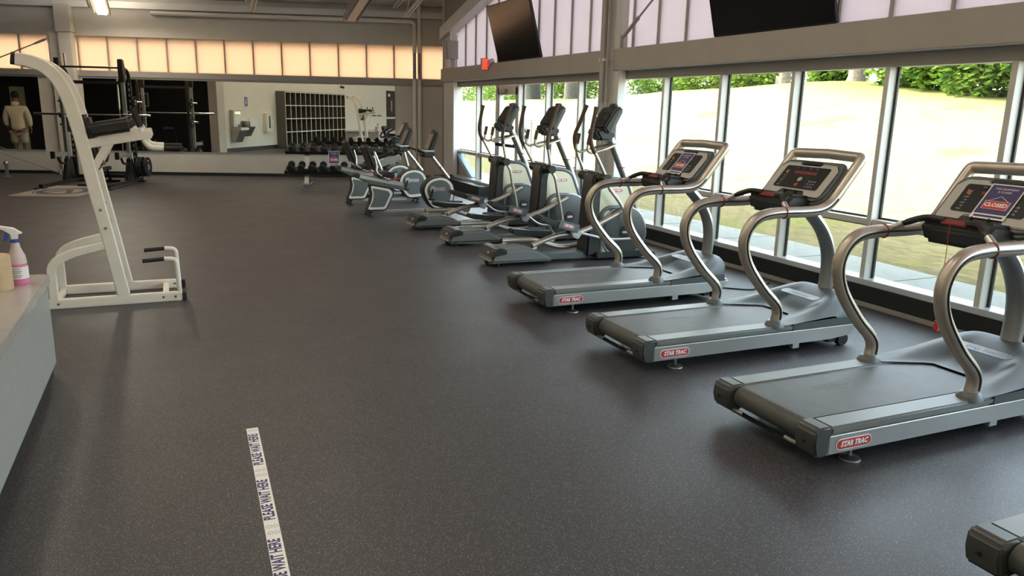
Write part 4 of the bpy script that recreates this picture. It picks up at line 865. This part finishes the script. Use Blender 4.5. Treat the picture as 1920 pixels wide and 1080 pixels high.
o = thing('barbell', 'long chrome barbell resting across the power rack hooks', 'barbell')
B().cyl((-.66, 0, 0), (.66, 0, 0), .0145, 10).done('shaft', 'chrome', o)
for s in (-1, 1): B().cyl((s * .66, 0, 0), (s * 1.19, 0, 0), .025, 12).cyl((s * .655, 0, 0), (s * .685, 0, 0), .038, 12).done('sleeve', 'chrome', o)
onrack(o, (0, -.105, 1.478))
o = thing('standing_barbell', 'chrome barbell standing upright by the left of the power rack', 'barbell')
B().cyl((0, 0, .0), (.02, .02, 1.55), .0145, 8).done('shaft', 'chrome', o); B().cyl((.02, .02, 1.55), (.03, .03, 2.78), .027, 10).done('sleeve', 'chrome', o)
o.location = (-2.06, 20.3, 0)
o = thing('lifting_bench', 'low black bench inside the power rack', 'bench')
B().box(-.13, .13, -.55, .1, .42, .49).done('seat_pad', 'padm', o, bevel=.025); B().box(-.14, .14, -.45, .30, 0, .06).done('back_pad', 'padm', o, bevel=.025).matrix_local = frame3((0, .22, .50), (1, 0, 0), (0, .55, .83)) @ Matrix.Translation((0, .4, 0))
B().box(-.03, .03, -.5, .6, .28, .36).box(-.25, .25, -.5, -.44, 0, .06).box(-.2, .2, .55, .61, 0, .06).beam((0, -.47, .03), (0, -.3, .42), .05, .05).beam((0, .58, .03), (0, .4, .36), .05, .05).done('bench_frame', 'blackm', o, bevel=.006)
onrack(o, (.08, -.25, 0))
# lifting platform with the oval emblem
P = thing('lifting_platform', 'pale lifting platform with dark oval emblem before the power rack', 'platform', (HX, HY, 0), RZ)
B().box(-.62, .62, -2.62, -.70, 0, .02).done('deck_board', 'plat', P, bevel=.004)
def oval(b, cx, cy, a, c, w, z):
    n = 40; A = [b.bm.verts.new((cx + a * math.cos(2 * PI * k / n), cy + c * math.sin(2 * PI * k / n), z)) for k in range(n)]; I = [b.bm.verts.new((cx + (a - w) * math.cos(2 * PI * k / n), cy + (c - w) * math.sin(2 * PI * k / n), z)) for k in range(n)]
    for k in range(n): b.bm.faces.new((A[k], A[(k + 1) % n], I[(k + 1) % n], I[k]))
    return b
oval(oval(B(), 0, -1.75, .52, .62, .03, .021), 0, -1.75, .46, .56, .14, .021).done('emblem_ring', 'emblem', P, smooth=False)
B().prism([(-.28, -2.1), (-.18, -2.1), (0, -1.62), (.18, -2.1), (.28, -2.1), (.06, -1.42), (-.06, -1.42)], .0205, .0215, 'z').done('emblem_chevron', 'emblem', P, smooth=False)
t = thing('steel_post', 'short steel post with a round knob at the left edge by the mirror wall', 'post', (-3.53, 21.2, 0))
B().box(-.035, .035, -.03, .03, 0, .26).box(-.07, .07, -.07, .07, 0, .015).done('post', 'alud', t, bevel=.006); B().ell((0, 0, .31), (.06, .06, .055)).done('knob', 'stain', t)

# ------------------------------------------------------------ things on the walls
def tv(y0, y1, label):
    o = thing('wall_television', label, 'television', (5.95, (y0 + y1) / 2, 2.665))
    w = abs(y1 - y0); mx = frame3((0, 0, 0), (0, -1, 0), (-.268, 0, 1.0))
    B().box(-w / 2, w / 2, 0, 1.05, -.05, 0).done('cabinet', 'blackp', o, bevel=.008).matrix_local = mx
    B().box(-w / 2 + .012, w / 2 - .012, .02, 1.035, 0, .002).done('screen', 'screen', o, smooth=False).matrix_local = mx
    B().box(.0, .20, -.15, .15, .35, .75).beam((.02, 0, .45), (-.12, 0, .5), .1, .06).done('wall_bracket', 'blackm', o, bevel=.006)
    for k in (-.25, .25): B().box(k - .012, k + .012, -.012, .0, -.05, -.02).done('lower_clip', 'blackm', o).matrix_local = mx
tv(14.41, 12.50, 'tilted flat television above the door'); tv(7.78, 5.92, 'tilted flat television cut by the top edge, above the treadmills')
t = thing('exit_sign', 'red exit sign with two emergency lamp heads on the beam', 'sign', (5.9, 14.95, 2.66))
B().box(-.10, .04, -.03, .03, -.12, .11).done('housing', 'boxg', t, bevel=.006); B().box(-.09, .03, -.033, -.03, -.11, .10).done('red_face', 'exitred', t, smooth=False)
text('EXIT', .065, 'white', t, FRONT(-.03, -.035, 0.0), ext=.0003)
B().box(.02, .1, -.14, .14, -.06, .07).done('battery_box', 'silver', t, bevel=.01)
for y in (-.19, .22): B().cyl((.0, y, .02), (.09, y, .05), .055, 12).done('lamp_head', 'silver', t)
t = thing('junction_box', 'grey metal junction box in the upper corner', 'electrical box', (6.02, 17.32, 3.07)); B().box(-.14, .14, .0, .075, -.2, .2).done('box_body', 'boxg', t, bevel=.006)
B().box(-.13, .13, -.012, .0, -.19, .19).done('cover', 'boxg', t, bevel=.004)
for a, z0, z1 in ((-.03, .2, .55), (-.06, -.38, -.2), (.08, -.38, -.2)): B().cyl((a, .04, z0), (a, .04, z1), .022, 10).done('conduit', 'steelw', t)
for s, zt, lb in ((.405, 3.82, 'left white wall pipe that bends along the wall at its top'), (.285, 3.98, 'right white wall pipe beside the corner')):
    t = onback(thing('wall_pipe', lb, 'pipe'))
    B().cyl((s, .11, 0), (s, .11, 2.46), .05, 14).done('lower_sleeve', 'whitem', t)
    B().cyl((s, .11, 2.46), (s, .11, 3.10), .042, 14).done('middle_pipe', 'boxg', t)
    for z in (2.62, 2.70, 2.78): B().box(s - .012, s + .012, .152, .156, z, z + .035).done('pipe_mark', 'blackp', t, smooth=False)
    if s > .35: B().tube(fillet([(s, .11, 3.08), (s, .11, zt), (s + 6.2, .11, zt)], .12, 6), .05, 14).done('upper_sleeve', 'whitem', t)
    else: B().tube(fillet([(s, .11, 3.08), (s, .11, zt), (s, .6, zt + .12)], .12, 6), .05, 14).done('upper_sleeve', 'whitem', t)
t = thing('conduit_pipe', 'brown conduit rising in front of the steel column', 'pipe', (5.86, 10.2, 0))
B().cyl((0, 0, 0), (0, 0, 5.9), .045, 12).done('pipe_tube', 'beam', t); B().cyl((.02, -.09, 1.9), (.02, -.09, 5.9), .018, 8).done('thin_conduit', 'beam', t)
for z in (1.45, 2.5, 3.4): B().box(-.03, .1, -.07, .07, z, z + .04).done('pipe_clamp', 'steelw', t, bevel=.004)
def rod(p, q, label):
    o = thing('brace_rod', label, 'brace', p); d = Vector(q) - Vector(p)
    B().cyl((0, 0, 0), d, .014, 8).done('rod', 'beam', o); B().cyl(d * .02, d * .08, .026, 8).done('turnbuckle', 'boxg', o)
    B().box(-.02, .02, -.09, .09, -.09, .09).done('gusset', 'boxg', o, bevel=.006)
rod((6.0, 10.0, 2.76), (6.0, 4.0, 6.4), 'diagonal brace rod above the beam, beside the steel column')
rod((-2.47, 21.74, 3.17), (-6.2, 23.0, 1.55), 'diagonal brace rod across the panels at the top left')
rod((-2.5, 21.72, .03), (-5.2, 22.55, 1.05), 'diagonal brace rod low on the wall at the left edge')
# ------------------------------------------------------------ seen in the mirror: left wall and side room
t = thing('locker_cubbies', 'dark open cubby lockers with pale dividers on the white wall, seen in the mirror', 'lockers', (-4, 0, 0))
YA, YB, ZB, ZT = 8.74, 3.0, .12, 2.26
B().box(0, .02, YB, YA, ZB, ZT).done('back_board', 'cubin', t, smooth=False)
B().box(.0, .42, YA, YA + .03, ZB - .1, ZT + .02).box(0, .42, YB - .03, YB, ZB - .1, ZT + .02).done('side_board', 'cub', t)
B().box(.0, .42, YB, YA, ZT, ZT + .03).box(0, .42, YB, YA, ZB - .12, ZB).done('top_board', 'cub', t)
n = 13; dy = (YA - YB) / n
for k in range(1, n): B().box(.02, .42, YB + dy * k - .012, YB + dy * k + .012, ZB, ZT).done('divider_board', 'cub', t, smooth=False)
for k in range(0, n + 1): B().box(.418, .426, YB + dy * k - .016, YB + dy * k + .016, ZB, ZT).done('divider_edge', 'steelw', t, smooth=False)
for k in range(0, 5):
    z = ZB + (ZT - ZB) * k / 4; B().box(.02, .42, YB, YA, z - .01, z + .01).done('shelf_board', 'cub', t, smooth=False)
    if 0 < k: B().box(.42, .428, YB, YA, z - .018, z + .018).done('shelf_edge', 'steelw', t, smooth=False)
t = thing('drinking_fountain', 'stainless two-level drinking fountain with bottle filler, seen in the mirror', 'fountain', (-4, 11.95, 0))
B().box(.0, .16, -.32, .2, .92, 1.52).done('bottle_filler', 'stain', t, bevel=.01); B().box(.16, .165, -.22, .1, 1.0, 1.32).done('filler_panel', 'white', t, smooth=False); B().box(.155, .17, -.26, .14, 1.36, 1.48).done('filler_head', 'chrome', t, bevel=.008)
B().box(.0, .45, -.35, .22, .80, .90).done('low_basin', 'stain', t, bevel=.02); B().prism([(0, .35), (.18, .35), (.38, .8), (0, .8)], -.3, .18).done('low_skirt', 'alud', t, bevel=.01)
B().box(.0, .45, -1.0, -.42, .92, 1.12).done('high_basin', 'stain', t, bevel=.02); B().prism([(0, .55), (.15, .55), (.38, .92), (0, .92)], -.95, -.47).done('high_skirt', 'alud', t, bevel=.01)
for y, z in ((-.1, .9), (-.8, 1.12)): B().cyl((.15, y, z), (.17, y, z + .09), .016, 8).done('bubbler', 'chrome', t)
t = thing('extinguisher_cabinet', 'white fire extinguisher cabinet beside the lockers, seen in the mirror', 'cabinet', (-4, 9.58, 0))
B().box(0, .16, -.22, .22, .66, 1.40).done('cabinet_body', 'wallw', t, bevel=.01); B().box(.16, .165, -.05, .05, .82, 1.3).done('window_slot', 'blackp', t, smooth=False); B().box(.16, .175, -.2, -.16, 1.02, 1.12).done('latch', 'chrome', t)
t = thing('restroom_sign', 'small blue wall sign above the drinking fountain', 'sign', (-4, 11.0, 1.84))
B().box(0, .01, -.14, .14, -.2, .2).done('sign_plate', 'white', t); B().box(.01, .013, -.11, .11, -.17, .17).done('blue_field', 'bluesign', t, smooth=False); B().box(.013, .015, -.03, .03, -.1, .02).ell((.013, 0, .07), (.003, .035, .035), 10, 6).done('figure_print', 'white', t)
t = thing('security_camera', 'small dark camera high on the white wall above the lockers', 'camera', (-4, 2.75, 2.66)); B().box(0, .1, -.04, .04, -.04, .04).done('mount', 'white', t, bevel=.006); B().cyl((.1, 0, -.02), (.28, 0, -.06), .055, 12).done('camera_body', 'blackp', t)
t = thing('notice_board', 'dark framed board with pale strips at the right end of the mirror', 'board', (-4, -4.1, 0))
B().box(0, .03, -.72, .72, 1.18, 2.62).done('board_panel', 'cubin', t, bevel=.006); B().box(0, .03, -.72, .72, .5, 1.08).done('lower_panel', 'cubin', t, bevel=.006)
B().box(.0, .035, -.74, .74, 1.08, 1.18).done('white_strip', 'white', t, smooth=False); B().box(.03, .035, .2, .5, 2.3, 2.45).done('pinned_note', 'white', t, smooth=False); B().box(.03, .035, -.1, .1, 1.5, 2.1).done('grey_poster', 'boxg', t, smooth=False)
t = thing('light_switch', 'small white switch plate on the white wall, seen in the mirror', 'switch', (-4, .8, .95)); B().box(0, .012, -.05, .05, -.08, .08).done('plate', 'white', t, bevel=.003); B().box(.012, .02, -.012, .012, -.03, .03).done('toggle', 'white', t)
t = thing('picture_frame', 'dim framed picture on the dark wall, seen in the mirror', 'picture', (-6.95, 12.9, 1.82)); B().box(-.2, .2, 0, .03, -.25, .25).done('frame', 'boxg', t, bevel=.006); B().box(-.15, .15, .03, .034, -.2, .2).done('print', 'cubin', t, smooth=False)
t = thing('tan_door_leaf', 'tan door leaf behind the person in the hoodie, seen in the mirror', 'door', (-10, 15.4, 0)); B().box(0, .04, -.3, .3, 0, 2.16).done('leaf', 'tan', t, bevel=.006); B().ell((.07, .22, 1.0), (.04, .03, .03)).done('door_knob', 'chrome', t)
# person in the side room, back to the mirror: one skinned body, clothes as children
def skinmesh(name, joints, edges, m, parent, root=0, sub=2):
    me = bpy.data.meshes.new(name); me.from_pydata([j[0] for j in joints], edges, []); o = bpy.data.objects.new(name, me); COL.objects.link(o)
    md = o.modifiers.new('skin', 'SKIN'); sk = me.skin_vertices[0].data
    for i, j in enumerate(joints): r = j[1]; sk[i].radius = r if isinstance(r, tuple) else (r, r); sk[i].use_root = (i == root)
    sb = o.modifiers.new('sub', 'SUBSURF'); sb.levels = sub; sb.render_levels = sub
    bpy.context.view_layer.update(); m2 = bpy.data.meshes.new_from_object(o.evaluated_get(bpy.context.evaluated_depsgraph_get())); bpy.data.objects.remove(o)
    for p in m2.polygons: p.use_smooth = True
    m2.materials.clear(); m2.materials.append(M[m]); o = bpy.data.objects.new(name, m2); COL.objects.link(o); o.parent = parent; return o
PR = thing('person', 'person in a cream hoodie and grey shorts, back to the mirror', 'person', (-6.15, 19.4, 0), math.radians(-28))
# facing local -Y (away from the mirror)
J = [((0, 0, 1.0), (.15, .11)), ((0, 0, 1.2), (.14, .10)), ((0, 0, 1.42), (.16, .11)), ((0, -.01, 1.58), (.075, .07)), ((0, -.02, 1.66), (.065, .065)), ((0, -.03, 1.74), (.085, .10)), ((0, -.03, 1.86), (.082, .10)), ((0, -.03, 1.93), (.05, .06)),
     ((.20, 0, 1.50), .07), ((.27, .0, 1.22), .055), ((.28, -.09, .98), .042), ((.28, -.13, .90), .035), ((-.20, 0, 1.50), .07), ((-.27, 0, 1.22), .055), ((-.28, -.09, .98), .042), ((-.28, -.13, .90), .035),
     ((.10, 0, .92), .10), ((.12, -.01, .52), .07), ((.12, .02, .10), .045), ((.13, -.14, .05), .04), ((-.10, 0, .92), .10), ((-.12, -.01, .52), .07), ((-.12, .02, .10), .045), ((-.13, -.14, .05), .04)]
E_ = [(0, 1), (1, 2), (2, 3), (3, 4), (4, 5), (5, 6), (6, 7), (2, 8), (8, 9), (9, 10), (10, 11), (2, 12), (12, 13), (13, 14), (14, 15), (0, 16), (16, 17), (17, 18), (18, 19), (0, 20), (20, 21), (21, 22), (22, 23)]
bd = skinmesh('body', J, E_, 'skin', PR)
for hx, hy, hz, s in ((.28, -.15, .87, 1), (-.28, -.15, .87, -1)):
    d = Vector((0, -.25, -1)).normalized(); sd = Vector((0, 1, 0))
    b = B()
    for k in range(4):
        o = Vector((hx, hy, hz)) + sd * (.018 * (k - 1.5)); L = (.07, .08, .075, .06)[k]; b.tube([o, o + d * L * .55 + Vector((-.006 * s, 0, 0)), o + d * L + Vector((-.02 * s, 0, 0))], [.010, .009, .007], 6)
    o = Vector((hx, hy, hz)) - d * .03; b.tube([o, o + (d * .5 - sd * .8).normalized() * .05, o + (d - sd * .5).normalized() * .075], [.011, .010, .007], 6)
    o = b.done('fingers', 'skin', PR); o['kind'] = 'stuff'
hd = skinmesh('hoodie', [((0, 0, .86), (.20, .15)), ((0, 0, 1.05), (.20, .15)), ((0, 0, 1.25), (.185, .14)), ((0, 0, 1.44), (.20, .145)), ((0, .0, 1.57), (.11, .11)), ((.22, 0, 1.49), .10), ((.295, 0, 1.22), .085), ((.29, -.08, 1.0), .062), ((-.22, 0, 1.49), .10), ((-.295, 0, 1.22), .085), ((-.29, -.08, 1.0), .062)], [(0, 1), (1, 2), (2, 3), (3, 4), (3, 5), (5, 6), (6, 7), (3, 8), (8, 9), (9, 10)], 'hoodie', PR)
skinmesh('hood', [((-.11, .03, 1.63), .06), ((0, .10, 1.62), .085), ((.11, .03, 1.63), .06)], [(0, 1), (1, 2)], 'hoodie', hd)
skinmesh('shorts', [((0, 0, .94), (.19, .15)), ((.10, 0, .82), (.14, .13)), ((.12, 0, .50), (.135, .125)), ((-.10, 0, .82), (.14, .13)), ((-.12, 0, .50), (.135, .125))], [(0, 1), (1, 2), (0, 3), (3, 4)], 'shorts', PR)
B().ell((0, -.02, 1.87), (.105, .118, .115), 16, 10).done('hair', 'hair', PR)
b = B()
B().ell((-.03, -.135, 1.82), (.012, .008, .009), 8, 6).ell((.03, -.135, 1.82), (.012, .008, .009), 8, 6).ell((0, -.145, 1.785), (.014, .016, .024), 8, 6).done('face_detail', 'skin', PR)
for s in (-1, 1):
    B().ell((s * .098, -.02, 1.80), (.012, .025, .035), 8, 6).done('ear', 'skin', PR)
    B().prism(rounded([(-.05, .10), (-.05, -.2), (.05, -.2), (.05, .10)], .04), 0, .08, 'z').done('shoe', 'shoe', PR, bevel=.02).location = (s * .125, .0, 0)
bpy.context.view_layer.update()
